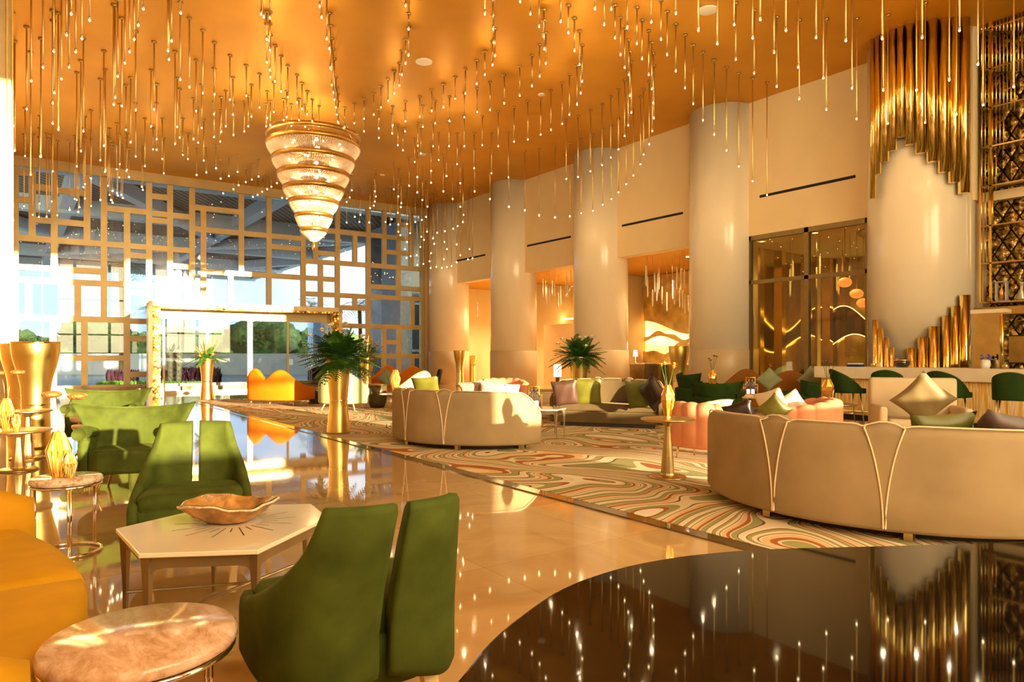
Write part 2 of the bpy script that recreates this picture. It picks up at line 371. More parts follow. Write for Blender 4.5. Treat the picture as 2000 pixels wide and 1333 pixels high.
def smooth_path(pts, n=6):
    out = []; N = len(pts)
    for i in range(N-1):
        p0 = pts[max(0, i-1)]; p1 = pts[i]; p2 = pts[i+1]; p3 = pts[min(N-1, i+2)]
        for k in range(n):
            t = k/n; out.append(tuple(.5*((2*b) + (-a+c)*t + (2*a-5*b+4*c-d)*t*t + (-a+3*b-3*c+d)*t**3) for a, b, c, d in zip(p0, p1, p2, p3)))
    out.append(tuple(pts[-1])); return out
# ================================================================== SETTING
H = 8.3
XR = 16.4                 # right-hand wall plane
WA = Vector((-.1, 29.6, 0)); WB = Vector((15.7, 28.9, 0))      # glazed entrance wall runs WA -> WB
WD = (WB-WA).normalized(); WN = Vector((WD.y, -WD.x, 0))       # WN points into the room
WROT = math.atan2(WD.y, WD.x)
def onw(px, py, off=0.):    # pixel -> (u along entrance wall, z); off = metres into the room
    O = WA + WN*off; k = (px-1000)/F; r = Vector((FWD[0]+RGT[0]*k, FWD[1]+RGT[1]*k, 0))
    d = O.dot(WN)/r.dot(WN); p = r*d; return (p-O).dot(WD), zat(py, d)
SOUTH = -3.0
b = MB().box(-2.2, 22, SOUTH-.5, 29.8, -.2, 0); struct(b.build('floor', MARBLE), 'glossy cream marble floor')
b = MB().box(-2.2, 22, SOUTH-.5, 30.2, H, H+.25); struct(b.build('ceiling', CEIL), 'glowing gold leaf ceiling')
struct(MB().box(-2.2, -1.9, SOUTH, 29.8, 0, H).build('wall_left', CREAM))
# wall behind the photographer: unseen, openings, sill and slit shaped to place sun patches
m = MB()
for (x0, x1) in ((-1.9, -.3), (.7, .9), (3.0, 3.2), (4.4, 6.3), (8.2, 8.4), (10.6, 21)): m.box(x0, x1, SOUTH-.3, SOUTH, 0, H)
m.box(-1.9, 5.6, SOUTH-.3, SOUTH, 0, 1.5); m.box(5.6, 10.6, SOUTH-.3, SOUTH, 0, .78); m.box(5.6, 10.6, SOUTH-.3, SOUTH, 1.06, 1.5)
for z in (2.9, 5.6): m.box(-1.9, 10, SOUTH-.22, SOUTH-.1, z-.06, z+.06)
struct(m.build('wall_south', CREAM))
# right wall: fascia over the bays, wall at the bar
SOF = 4.62
COLY = [27.75, 22.6, 17.45, 12.35]
m = MB(); m.box(XR, XR+.4, 5.9, 29.2, SOF, H); m.box(XR+.0, XR+.4, 12.2, 12.6, 0, SOF); struct(m.build('wall_right', CREAM), 'cream upper wall over the column bays')
struct(MB().box(XR+.35, XR+5.2, 13.2, 29.2, SOF+.01, SOF+.3).build('ceiling_bay', CEIL))
struct(MB().box(XR+5.2, XR+5.4, 12.4, 29.2, 0, SOF).build('wall_bay', mat('gold bay wall', (.78, .58, .22), .4, .2, var=.1)))
m = MB()
for y in (20.0, 24.9): m.box(XR+2.6, XR+5.2, y-.1, y+.1, 0, SOF)
struct(m.build('wall_partition', wall_mat('amber plaster', (.82, .62, .30))))
struct(MB().box(XR+.4, XR+5.3, 28.6, 28.8, 0, SOF).build('wall_bay_end', MATS['amber plaster']))
struct(MB().box(XR+.4, 22, 12.5, 12.7, 0, H).build('wall_divider', CREAM))
# mirror wall behind the bar
struct(MB().box(17.0, 17.2, SOUTH, 6.9, 0, H).build('wall_bar', DIAM), 'wall of smoked mirror diamonds behind the bar')
struct(MB().box(16.4, 17.0, 6.6, 6.9, 0, H).build('wall_return', CREAM))
# slots in the wall
for (x0, y0, x1, y1) in ((1671, 351, 1484, 391), (1334, 423, 1215, 449), (1115, 470, 1030, 487), (948, 505, 890, 517)):
    ya, za = hits_x(x0, y0, XR); yb, zb_ = hits_x(x1, y1, XR)
    o = MB().box(XR-.012, XR+.05, min(ya, yb), max(ya, yb), 5.62, 5.69).build('air_vent', SLAT)
    tag(o, 'thin black slot air diffuser high on the wall, ' + {1671: 'above the dark framed windows', 1334: 'third from the entrance', 1115: 'second from the entrance', 948: 'nearest the entrance'}[x0], 'air vent', 'slot diffusers in the cream wall')
# columns
for i, y in enumerate(COLY):
    r = .95; c = XR+.12
    o = thing('column', ['round pearl column at the corner beside the glazed entrance wall', 'round pearl column, second from the entrance wall', 'round pearl column behind the big leafy plant and long taupe sofa', 'round pearl column left of the dark framed windows'][i], 'column', (c, y, 0), 0, 'round columns along the wall'); struct(o)
    MB().lathe([(r, 1.5), (r, H)], 64).build('shaft', COLM, o)
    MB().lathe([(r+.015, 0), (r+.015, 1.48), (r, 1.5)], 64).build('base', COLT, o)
CC = Vector((16.4, 7.0, 0)); CR = 1.05
o = thing('column', 'broad pearl column behind the bar wrapped in gold tubes', 'column', CC, 0, 'round columns along the wall'); struct(o)
MB().lathe([(CR, 0), (CR, H)], 64).build('shaft', COLM, o)
# bright jamb column at far left
o = thing('column', 'pale square column at the left edge by the gold urns', 'column', (-.72, 16.1, 0)); struct(o)
MB().box(-.62, .66, -.6, .6, 0, H).build('shaft', mat('gold cream pier', (.62, .47, .24), .4, .2, var=.1), o)
m = MB()
for x in (.68, .60): m.box(x-.012, x+.012, -.64, -.6, 0, H)
m.build('gold_trim', GOLD_P, o)
m = MB().box(-2, -.12, 28.9, 29.5, 0, H); struct(m.build('wall_north', CREAM))

# entrance wall -------------------------------------------------------------
win = thing('window_1', 'tall glazed entrance wall with a gold irregular grid', 'window', WA, WROT); struct(win)
Wd = (WB-WA).length
m = MB(); bw = .105
def u_of(px): return onw(px, 600)[0]
def vert(px, ya, yb, w_=bw):
    u, za = onw(px, ya); _, zb = onw(px, yb); m.box(u-w_, u+w_, -.06-.0, .09, min(za, zb)-.03, max(za, zb)+.03)
def horz(xa, xb, xr, y, w_=bw):
    z = onw(xr, y)[1]; m.box(u_of(xa), u_of(xb), -.055, .085, z-w_, z+w_)
for v in ((63, 305, 465), (106, 300, 542), (170, 300, 474), (203, 300, 622), (248, 412, 760), (291, 330, 760), (332, 330, 620), (375, 330, 620), (397, 410, 610), (471, 340, 535),
          (525, 340, 600), (592, 440, 620), (616, 452, 511), (659, 380, 740), (693, 459, 516), (719, 370, 740), (750, 380, 522), (778, 380, 580), (803, 380, 524),
          (626, 510, 620), (693, 576, 604), (750, 640, 740), (779, 638, 740), (805, 581, 638), (805, 695, 740), (56, 549, 624), (152, 552, 624), (104, 622, 762), (165, 626, 762), (450, 535, 620)):
    vert(*v)
vert(27, 300, 770, .14); vert(825, 380, 740, .12)
for h in ((22, 63, 42, 336), (22, 63, 42, 390), (22, 375, 200, 477), (63, 106, 85, 367), (63, 106, 85, 431), (106, 170, 140, 375), (106, 170, 140, 436), (22, 203, 110, 526), (22, 203, 110, 550),
          (203, 291, 245, 411), (291, 375, 335, 421), (291, 332, 312, 385), (291, 332, 312, 432), (248, 291, 270, 500), (203, 375, 250, 556), (332, 375, 352, 521), (375, 471, 423, 410),
          (375, 592, 450, 454), (525, 592, 555, 484), (397, 659, 500, 537), (592, 659, 625, 512), (616, 659, 640, 496), (630, 750, 700, 457), (750, 803, 775, 465), (750, 803, 775, 494),
          (778, 803, 790, 440), (659, 827, 740, 520), (719, 827, 775, 563), (592, 827, 740, 581), (659, 719, 690, 602), (659, 827, 770, 639), (750, 779, 765, 669), (719, 827, 780, 696),
          (22, 248, 130, 623), (248, 291, 270, 572), (248, 291, 270, 628), (248, 291, 270, 662), (248, 291, 270, 732), (104, 248, 170, 700), (22, 104, 60, 690)):
    horz(*h)
m.box(0, Wd, -.06, .1, .02, .22); m.box(0, Wd, -.1, .16, 7.98, H); m.box(-.05, Wd+.4, -.2, -.1, 7.95, H)
m.build('frame', FRAME, win)
m2 = MB().box(0, Wd, .01, .03, .2, H-.1); m2.build('glass', GLASS, win)
MB().box(Wd-.02, Wd+1.2, -.05, .2, 0, H).build('end_panel', CREAM, win)
# baseboard sill
struct(MB().box(.3, 15.4, 29.0, 29.15, 0, .12, M=None).build('baseboard_north', mat('sill stone', (.55, .38, .2), .2, 0., var=.2)))

# entrance portal -------------------------------------------------------------
PO = 4.2                     # metres in front of the glazed wall
pu0, pz = onw(291, 590, PO); pu1, _ = onw(667, 600, PO); PH = 3.1
portal = thing('entrance_portal', 'gold mosaic portal framing the glass entrance doors', 'doorway', WA + WN*PO, WROT)
m = MB(); jw = .34
m.box(pu0, pu0+jw, 0, .8, 0, PH); m.box(pu1-jw, pu1, 0, .8, 0, PH); m.box(pu0, pu1, 0, .8, PH-.2, PH)
m.build('frame', MOSAIC, portal)
m = MB(); m.box(pu0-.02, pu0+.1, -.03, .02, 0, PH+.03); m.box(pu0-.02, pu1+.02, -.03, .02, PH-.13, PH+.03); m.box(pu1-.1, pu1+.02, -.03, .02, 0, PH+.03)
m.build('front_trim', mat('pale champagne trim', (.80, .62, .36), .3, .3, var=.15, vscale=3), portal)
dl, dr = pu0+jw, pu1-jw; zt_ = PH-.2
door = thing('door_1', 'wide sliding glass doors inside the gold portal', 'door', WA + WN*(PO-.7), WROT); struct(door)
m = MB(); m.box(dl, dr, -.05, .05, zt_-.32, zt_); m.box(dl, dr, -.04, .04, 0, .1)
for px in (320, 405, 488, 562, 641):
    u = onw(px, 700, PO-.7)[0]; ww = .09 if px == 488 else .035; m.box(max(dl, u-ww), min(dr, u+ww), -.04, .04, .1, zt_-.3)
m.build('door_frame', FRAME, door)
MB().box(dl, dr, -.006, .006, .1, zt_-.3).build('glass', GLASS, door)
u = onw(488, 620, PO-.7)[0]; MB().box(u-.12, u+.12, -.12, -.05, zt_-.34, zt_-.22).build('sensor', BRASS_D, door)
m = MB(); m.box(pu0+.05, pu0+.09, .8, PO-.15, .1, PH-.2); m.build('side_glass', GLASS, portal); m = MB().box(pu1-.09, pu1-.05, .8, PO-.15, .1, PH-.2); m.build('side_glass', GLASS, portal)
m = MB(); m.box(pu0, pu1, .8, PO-.15, PH-.06, PH)
m.build('vestibule_roof', GLASS, portal)

# dark framed windows of bay four --------------------------------------------
win2 = thing('window_2', 'dark bronze framed interior window with four tinted panes', 'window', (XR, 0, 0), 0); struct(win2)
y0, _ = hits_x(1460, 600, XR+.06); y1 = 8.15; ym, _ = hits_x(1577, 600, XR+.06); zt2 = hits_x(1580, 541, XR)[1]
m = MB()
for (y, w_) in ((y0-.07, .07), (ym, .06), (y1, .07)): m.box(.0, .12, y-w_, y+w_, 0, SOF)
m.box(0, .12, y1, y0, SOF-.13, SOF); m.box(0, .12, y1, y0, zt2-.05, zt2+.05); m.box(0, .12, y1, y0, 0, .12)
m.build('frame', FRAME_D, win2)
MB().box(.05, .065, y1, y0, .1, SOF-.1).build('glass', GLASS_S, win2)
struct(MB().box(XR+.4, XR+.42, 6.9, y1-.07, 0, SOF).build('wall_pier', CREAM))
# room behind: lounge with wavy mirror, cove and pendants
RB = XR+6.5
struct(MB().box(RB, RB+.2, 4, 12.6, 0, SOF).build('wall_lounge', mat('gold silk wall', (.70, .50, .17), .35, .25, var=.12, vscale=2)))
struct(MB().box(XR+.4, RB+.2, 4, 12.6, SOF, SOF+.2).build('ceiling_lounge', wall_mat('warm white lounge ceiling', (.85, .64, .36))))
struct(MB().box(XR+.4, RB, 5.9, 6.1, 0, SOF).build('wall_lounge_side', wall_mat('warm beige lounge wall', (.80, .60, .36))))
m = MB()
for y in (7.5, 8.6, 9.8, 11.0, 12.1): m.box(RB-.35, RB, y-.12, y+.12, 0, SOF)
struct(m.build('wall_pilaster', GOLD))
m = MB()
for x in (17.3, 18.35, 19.5, 21.0, 22.3): m.box(x-.1, x+.1, 12.3, 12.49, 0, SOF)
struct(m.build('wall_pilaster_side', GOLD_P))
struct(MB().box(XR+.45, RB, 12.44, 12.49, 0, SOF).build('wall_mirror_side', MIRR))
cy = 7.9; o = thing('ceiling_cove', 'round recessed cove with white rings in the lounge ceiling', 'ceiling recess', (XR+2.6, cy, SOF), 0)
m = MB()
for (ri, ro, z) in ((1.25, 1.6, -.04), (1.05, 1.3, .0)):
    m.lathe([(ri, z-.02), (ro, z-.02), (ro, z+.06), (ri, z+.06), (ri, z-.02)], 48, cap=False)
m.build('ring', WHT, o); MB().lathe([(0.001, -.015), (1.06, -.015), (1.06, .0)], 48).build('dark_centre', BRASS_D, o)
def wavy(y, ph): return 1.0 + .35*math.sin(y*2.0+ph)
o = thing('wavy_mirror', 'dark wave shaped mirror edged with light behind the framed windows', 'mirror', (RB-.42, 0, 0), 0)
ys = [8.6+i*.08 for i in range(50)]
pts = [(y, 2.55+.42*math.sin((y-8.6)*2.3)) for y in ys]; lo = [(y, 1.75+.3*math.sin((y-8.6)*2.3+.9)) for y in ys]
m = MB(); 
for i in range(len(ys)-1):
    m.add([(0, pts[i][0], pts[i][1]), (0, pts[i+1][0], pts[i+1][1]), (0, lo[i+1][0], lo[i+1][1]), (0, lo[i][0], lo[i][1]),
           (.06, pts[i][0], pts[i][1]), (.06, pts[i+1][0], pts[i+1][1]), (.06, lo[i+1][0], lo[i+1][1]), (.06, lo[i][0], lo[i][1])], [(0, 1, 2, 3), (7, 6, 5, 4), (0, 4, 5, 1), (3, 2, 6, 7)])
m.build('panel', mat('deep bronze mirror', (.16, .06, .02), .1, .9, var=.4, vscale=4), o)
m = MB().tube([(.02, y, z+.02) for y, z in pts], .011, 6); m.tube([(.02, y, z-.02) for y, z in lo], .011, 6); m.build('led_edge', LED, o)
for k, (px, py, lab) in enumerate(((1650, 552, 'orange glass globe pendant highest behind the window'), (1673, 574, 'orange glass globe pendant, the middle of three behind the window'), (1686, 592, 'pale orange glass globe pendant lowest behind the window, nearest the big column'))):
    p = at(px, 17.6+.5*k, 0); z = zat(py, 17.6+.5*k)
    o = thing('globe_pendant', lab, 'pendant lamp', (p.x, p.y, z), 0, 'orange glass pendants in the lounge')
    MB().ball((0, 0, 0), .17, 16, 10, .75).build('glass_globe', lampmat('glowing orange glass', (1, .30, .10), .9), o)
    MB().rod((0, 0, .1), (0, 0, SOF-z-.01), .008).build('cord', BRASS_D, o)

# carpet ---------------------------------------------------------------------
o = tag(MB().prism([(4.2, .5), (13.75, .5), (13.75, 8.15), (15.3, 8.15), (15.3, 21.6), (4.2, 21.6)], 0.001, .014).build('carpet', CARPET), 'swirling cream green and orange carpet beside the marble aisle', 'carpet')
struct(MB().box(4.06, 4.2, .5, 21.7, 0.0005, .012).build('trim_1', BORDER), 'dark stone border strip along the carpet')
FZ = .014

# ceiling fittings -------------------------------------------------------------
def disc(px, py, r, lab, name='ceiling_speaker', cat='ceiling speaker'):
    d = F*(H-CH)/(HOR-py); p = at(px, d, H)
    o = tag(MB().lathe([(r*.9, -.03), (r, -.02), (r, 0)], 32).build(name, WHITE_D), lab, cat); o.location = p
disc(828, 120, .20, 'large round white ceiling speaker in the middle of the gold ceiling')
disc(1382, 19, .20, 'large round white ceiling speaker at the top edge right of centre')
disc(825, 301, .13, 'small round white ceiling disc to the right of the chandelier')
disc(747, 341, .10, 'small round white ceiling disc farthest back, near the entrance wall')
disc(1058, 184, .10, 'small white smoke detector among the rods right of centre', 'smoke_detector', 'smoke detector')
# ================================================================== HANGING LIGHTS
PEND = """419,83,183;418,133,222;418,198,267;449,108,194;455,151,223;456,201,263;441,177,246;432,189,257;430,215,276;481,127,186;491,165,227;485,187,246;477,198,256;507,144,209;522,178,230;520,203,246;528,197,244;535,161,218;537,89,158;549,109,178;562,128,189;580,146,199;590,162,212;560,177,228;554,193,234;569,203,245;584,192,234;600,178,222;596,205,247;610,194,236;623,207,245;510,-40,26;515,-30,32;527,-20,34;521,23,76;527,23,97;521,46,121;527,46,136;528,68,150;624,-50,11;628,-30,33;638,-10,75;643,26,94;645,50,132;648,75,165;651,96,180;653,115,194;656,151,209;658,169,223;660,183,237;661,198,240;673,210,248;692,202,240;711,193,231;711,231,256;730,182,223;744,168,209;740,213,250;740,232,269;403,290,336;422,283,328;431,312,348;447,306,343;464,303,335;480,328,355;492,320,350;505,312,344;530,335,364;541,328,357;466,342,361;456,338,369;436,345,377;494,350,384;503,350,380;512,347,374;522,341,369;551,355,386;560,357,387;792,-40,10;798,26,56;798,53,107;792,77,123;785,99,145;780,123,166;770,139,182;758,154,196;767,207,244;766,223,260;792,198,236;791,216,256;820,188,227;826,206,247;843,175,216;866,164,209;889,150,192;909,135,182;931,118,163;947,100,145;962,80,126;963,1,55;964,30,82;967,56,108;947,-30,26;850,197,240;878,188,236;907,181,228;932,172,218;957,160,214;985,146,201;1015,129,186;1039,108,167;816,240,284;822,252,299;810,270,316;815,293,345;777,243,283;787,251,293;846,239,285;857,259,312;872,283,343;877,234,285;893,260,320;907,228,285;926,260,328;942,226,283;960,260,338;973,218,285;1004,209,276;1031,197,272;993,259,346;842,277,333;1016,-70,2;1036,-40,26;1053,-20,51;1095,-30,41;1162,-60,16;1194,-60,17;1180,-30,47;1225,-25,53;1244,14,84;1272,-40,42;1291,0,76;1320,-60,25;1110,10,63;1122,35,98;1132,60,125;1137,88,158;1134,108,181;1127,128,203;1112,145,223;1098,162,241;1076,176,253;1056,194,262;1062,18,70;1063,39,95;1066,64,123;1054,87,148;1201,10,73;1212,34,106;1220,57,131;1228,77,145;1230,100,186;1233,121,219;1254,39,114;1303,22,106;1267,60,145;1273,83,173;1276,104,200;1277,128,230;1274,145,255;1320,47,138;1338,68,171;1220,156,265;1227,139,244;1208,175,291;1193,188,307;1176,203,322;1153,215,334;1129,226,345;1106,234,349;1257,175,301;1268,159,281;1251,189,320;1237,205,342;1223,218,359;994,300,403;957,290,388;1025,295,410;1053,290,420;1084,283,424;1113,279,422;1135,270,416;1158,262,411;1194,245,388;1208,232,375;1177,252,399;1364,-90,58;1401,-70,84;1434,-70,47;1437,6,115;1470,-65,73;1473,20,142;1485,-110,37;1512,-45,101;1517,33,168;1535,-110,58;1559,-35,130;1561,39,192;1594,-95,72;1608,-30,151;1614,37,213;1354,88,202;1373,102,234;1395,117,262;1419,131,293;1443,143,324;1470,152,353;1498,161,380;1652,-110,78;1664,-25,171;1673,36,231;1723,-125,74;1725,-30,175;1734,29,240;1790,-45,175;1801,-140,72;1807,6,238;1854,-80,155;1868,-20,222;1874,-160,58;1910,-110,124;1920,-40,204;1980,-90,168
;24,24,183;27,81,245;29,80,293;24,110,332;52,52,212;61,-40,157;60,101,340;49,211,304;84,-60,130;80,75,305;105,-80,99;106,-10,180;103,20,200;103,40,240;114,25,252;120,-30,153;139,-110,26;130,-70,67;148,-50,100;135,-30,130;160,-90,74;163,75,255;158,118,294;175,-120,38;150,141,324;103,200,334;78,226,305;178,215,348;166,228,359;203,99,284;206,135,333;196,154,312;222,9,203;225,10,189;230,0,148;238,35,206;244,-20,122;253,-40,100;270,-80,48;262,-50,76;265,61,214;280,-110,16;255,151,277;246,166,253;265,201,305;301,81,213;295,136,246;306,164,271;306,201,292;283,231,324;317,231,310;328,-30,98;330,-15,115;335,-40,79;352,4,154;353,-90,24;370,35,169;396,59,181;383,117,216;342,100,280;351,173,268;346,152,247;357,231,302;378,192,271;387,210,278;398,234,313;394,165,249;367,261,310;384,290,341;320,270,338;299,250,291;228,241,330;234,203,320;248,260,331;214,250,380;205,262,335;47,262,402;24,255,331;26,270,430;64,262,419;76,268,423;91,260,423;77,250,397;96,270,411;101,263,393;112,275,420;136,275,409;146,265,388;150,272,390;155,280,404;153,275,413;166,268,387;163,250,365;177,255,347;178,272,402;196,280,390;211,262,362;214,270,366;220,280,372;217,275,390;229,283,376;230,275,381;237,283,380;240,278,386;220,285,395;277,282,364;279,290,370;233,262,346;247,270,333;252,290,345
;769,317,369;778,326,383;784,334,396;799,308,362;815,310,375;825,323,390;835,345,403;842,300,356;866,303,373;884,320,388;899,287,357;904,326,433;927,292,373;899,330,403;732,328,373;734,335,383;732,345,393;730,350,401;723,355,406;721,360,434;687,340,371;683,350,385;677,355,394;677,365,434;693,365,423;704,365,419;702,368,433;753,370,433;762,365,438;765,365,428;777,350,415;783,345,404;778,360,438;782,365,459;778,368,452;795,360,437;801,365,455;795,370,472;791,372,486;794,375,503;802,375,500;811,360,433;824,355,429;823,370,462;821,375,482;814,378,498;815,380,517;828,372,468;827,382,515;832,350,423;834,370,452;842,380,494;839,385,510;841,388,523;846,370,465;848,375,476;854,368,454;852,388,521;863,388,523;869,365,451;868,372,472;867,382,506;873,376,486;873,388,521;882,385,519;885,360,446;894,352,441;892,370,477;892,382,512;899,375,498;905,345,419;914,370,506;917,365,486;923,362,504"""
items = []
for q in PEND.replace('\n', '').split(';'):
    x, a, b_ = [float(v) for v in q.split(',')]
    d = F*(H-CH)/(HOR-a); p = at(x, d, H); L = (b_-a)/F*d
    t = (p-WA).dot(WN)
    if t < .25:                                   # keep it inside the glazed wall
        s_ = p.length; k = 1.0
        while (Vector((p.x*k, p.y*k, 0))-WA).dot(WN) < .25: k -= .004
        d *= k; p = at(x, d, H); L = zat(b_, d); L = H-L
    if p.x > XR-.08: continue
    L *= 1.0
    items.append((d, p, L, x, a))
items.sort(key=lambda i: i[0])
GRP = {'left': ('gold rod pendant in the dense cluster over the left side of the lobby', 'rod pendants over the left side'),
       'mid': ('short gold rod pendant in the curving rows around the crystal chandelier', 'rod pendants around the chandelier'),
       'cen': ('gold rod pendant in the arcs over the middle of the carpet lounge', 'rod pendants over the carpet lounge'),
       'far': ('gold rod pendant in the far corner group by the first column', 'rod pendants in the far corner'),
       'right': ('long gold rod pendant near the bar and the tube wrapped column', 'rod pendants near the bar')}
ROD = MB().lathe([(.015, -1), (.015, 0)], 8).build('rod', BRASS); ROD.data.name = 'rod'
CAN = MB().lathe([(.012, -.045), (.055, -.028), (.055, 0)], 10).build('canopy', BRASS_D)
BUL = MB().lathe([(.016, .05), (.022, .045), (.022, .0)], 8).build('bulb', BRASS)
TIP = MB().ball((0, 0, -.014), .016, 8, 6, 1.3).build('glass_tip', BULB)
first = True
stuff = []
for i, (d, p, L, x, a) in enumerate(items):
    if i >= 300: stuff.append((p, L)); continue
    k = 'left' if x < 400 else 'mid' if x < 760 and a < 260 else 'far' if (x < 930 and a > 285) else 'cen' if x < 1345 else 'right'
    if k == 'mid' and False: pass
    o = thing('pendant_light', GRP[k][0], 'pendant light', p, 0, GRP[k][1])
    ra = rnd.uniform(0, 6)
    for src, nm, z, sz in ((ROD, 'rod', 0, L-.05), (CAN, 'canopy', 0, 1)):
        c = src if first else src.copy()
        if not first: C.objects.link(c)
        c.parent = o; c.location = (0, 0, z); c.scale = (1, 1, sz)
    for src in (BUL,):
        c = src if first else src.copy()
        if not first: C.objects.link(c)
        c.parent = o; c.location = (0, 0, -L)
        g = TIP if first else TIP.copy()
        if not first: C.objects.link(g)
        g.parent = c
    first = False
    if i % 4 == 3:                                 # the glow these lamps give off
        LL = bpy.data.lights.new('bulb_glow', 'POINT'); LL.energy = 4.2; LL.color = (1, .70, .34); LL.shadow_soft_size = 0.0
        q = bpy.data.objects.new('bulb_glow', LL); C.objects.link(q); q.parent = o; q.location = (0, 0, -L-.06)
if stuff:
    o = thing('distant_pendant_lights', 'distant gold rod pendants far back along the entrance wall', 'pendant lights'); o['kind'] = 'stuff'
    m = MB(); m2 = MB()
    for p, L in stuff:
        m.rod((p.x, p.y, p.z-L), p, .011, n=5); m.lathe([(.05, -.03), (.05, 0)], 8, c=p); m2.ball((p.x, p.y, p.z-L-.02), .026, 6, 4)
    m.build('rods', BRASS, o); m2.build('bulbs', BULB, o)

# ------------------------------------------------------------------ chandelier
cd = 20.0; cp = at(613, cd); 
ch = thing('chandelier', 'tiered crystal chandelier with gold rings hanging from the gold ceiling', 'chandelier', (cp.x, cp.y, 0))
tiers = [(zat(269, cd), 1.33), (zat(286, cd), 1.33), (zat(315, cd), 1.17), (zat(343, cd), 1.02), (zat(371, cd), .865), (zat(396, cd), .70), (zat(423, cd), .535), (zat(450, cd), .385)]
BEAD = glass_mat('amber lit bead strand', (1, .86, .66), 1., .08, .8)
BEAD_S = mat('crystal bead strand', (.95, .76, .55), .15, .15, coat=1., emis=.05, ecol=(1, .72, .42))
RINGM = mat('antique gold ring', (.50, .28, .07), .35, .9, var=.25, vscale=30)
for i, (z, r) in enumerate(tiers):
    m = MB().lathe([(r-.05, z-.065), (r, z-.07), (r+.02, z), (r+.01, z+.06), (r-.05, z+.06), (r-.05, z-.065)], 72, cap=False)
    if i == 0: m.lathe([(r-.03, z-.0), (r, z-.0), (r, z+.03), (r-.03, z+.03), (r-.03, z)], 72, cap=False)
    m.build('ring', RINGM, ch)
    if i >= 1:
        zn, rn = tiers[i+1] if i+1 < len(tiers) else (z-.33, .12)
        n = int(150*r/1.33)+20; m = MB()
        for k in range(n):
            a = 2*PI*k/n; P = []
            for q in range(5):
                t = q/4; rr = r*(1-t) + (rn*.86)*t; rr += .05*math.sin(PI*t)*r; zz = (z-.04)*(1-t) + (zn-.01)*t if i < 7 else z-.04-.28*t
                P.append((rr*math.cos(a), rr*math.sin(a), zz))
            m.tube(P, .0075, 4)
        m.build('bead_curtain', BEAD_S, ch)
        m = MB()
        for k in range(n//2):
            a = 2*PI*(k+.5)/(n//2); m.rod(((r-.02)*math.cos(a), (r-.02)*math.sin(a), z+.03), ((rn*.45)*math.cos(a), (rn*.45)*math.sin(a), z-.10), .006, n=4)
        m.build('inner_strands', BEAD_S, ch)
zl = tiers[-1][0]
m = MB().rod((0, 0, zl-.35), (0, 0, H), .02); m.lathe([(.02, zl-.62), (.05, zl-.55), (.06, zl-.4), (.03, zl-.3)], 12); m.build('stem', GOLD_P, ch)
for k in range(6):
    a = k*PI/3; MB().rod((1.3*math.cos(a), 1.3*math.sin(a), tiers[0][0]+.02), (.9*math.cos(a), .9*math.sin(a), H), .008, n=5).build('suspension_cable', BRASS, ch)
cb = MB()
for i, (z, r) in enumerate(tiers[:-1]):
    for k in range(6 if i < 5 else 3):
        a = 2*PI*k/6+i*.5; cb.ball((r*.6*math.cos(a), r*.6*math.sin(a), z-.05), .03, 8, 6)
    cb.ball((.06, -.05, z-.05), .05, 8, 6)
cb.build('candle_bulbs', lampmat('bright bulb', (1, .78, .45), 22), ch)
for z in (6.5, 5.7, 4.9):
    L = bpy.data.lights.new('chandelier_glow', 'POINT'); L.energy = 45; L.color = (1, .66, .30); L.shadow_soft_size = .12
    o = bpy.data.objects.new('chandelier_glow', L); C.objects.link(o); o.parent = ch; o.location = (0, 0, z)

# ------------------------------------------------------------------ crystal rods in the bays + downlights, those in the bays added
def bay_rods(y0, y1, x0, x1, n, zlo, zhi, lab, grp):
    for i in range(n):
        x, y = rnd.uniform(x0, x1), rnd.uniform(y0, y1); z = rnd.uniform(zlo, zhi); L = rnd.uniform(.45, .75)
        o = thing('crystal_pendant', lab, 'crystal pendant', (x, y, z), 0, grp)
        MB().lathe([(.003, -.04), (.022, .02), (.022, L), (.006, L+.03)], 6, smooth=False).build('crystal', mat_cr, o)
        MB().rod((0, 0, L+.03), (0, 0, SOF-z), .005, n=4).build('cord', BRASS, o)
mat_cr = mat('clear crystal rod', (.95, .88, .74), .08, .55, coat=1.)
bay_rods(18.7, 21.4, XR+.5, XR+1.7, 22, 3.25, 3.9, 'clear crystal rod pendant in the bay behind the leafy plant', 'crystal rods in the middle bay')
bay_rods(13.5, 16.3, XR+.6, XR+2.0, 26, 2.7, 3.8, 'clear crystal rod pendant in the bay with the golden wave artwork', 'crystal rods above the wave artwork')
bay_rods(24.0, 26.5, XR+.5, XR+2.0, 9, 3.0, 3.5, 'thin crystal rod pendant in the bright bay nearest the entrance', 'crystal rods in the bright bay')
bay_rods(8.8, 11.5, XR+1.2, XR+3.5, 12, 2.8, 3.6, 'slim crystal rod pendant hanging behind the dark framed windows', 'crystal rods in the lounge')
def downlight(x, y, z, e, lab, grp=None, size=.09, col=(1, .80, .48)):
    o = thing('downlight', lab, 'ceiling downlight', (x, y, z), 0, grp)
    MB().lathe([(size*.8, -.005), (size, -.012), (size, .0)], 20, cap=False).build('trim_ring', WHT, o)
    MB().lathe([(.001, -.004), (size*.8, -.004)], 20, cap=False).build('lens', DISC, o)
    L = bpy.data.lights.new('downlight_lamp', 'SPOT'); L.energy = e; L.color = col; L.spot_size = 2.3; L.spot_blend = .8; L.shadow_soft_size = size
    q = bpy.data.objects.new('downlight_lamp', L); C.objects.link(q); q.parent = o; q.location = (0, 0, -.03)
for (x, y, e, t) in ((18.2, 15.0, 700, 'added downlight brightening the wave artwork bay'), (18.6, 20.2, 700, 'added downlight brightening the middle bay behind the plant'), (18.2, 25.4, 900, 'added downlight brightening the bay by the entrance')):
    downlight(x, y, SOF, e, t)  # spots added to brighten the bay walls and artwork
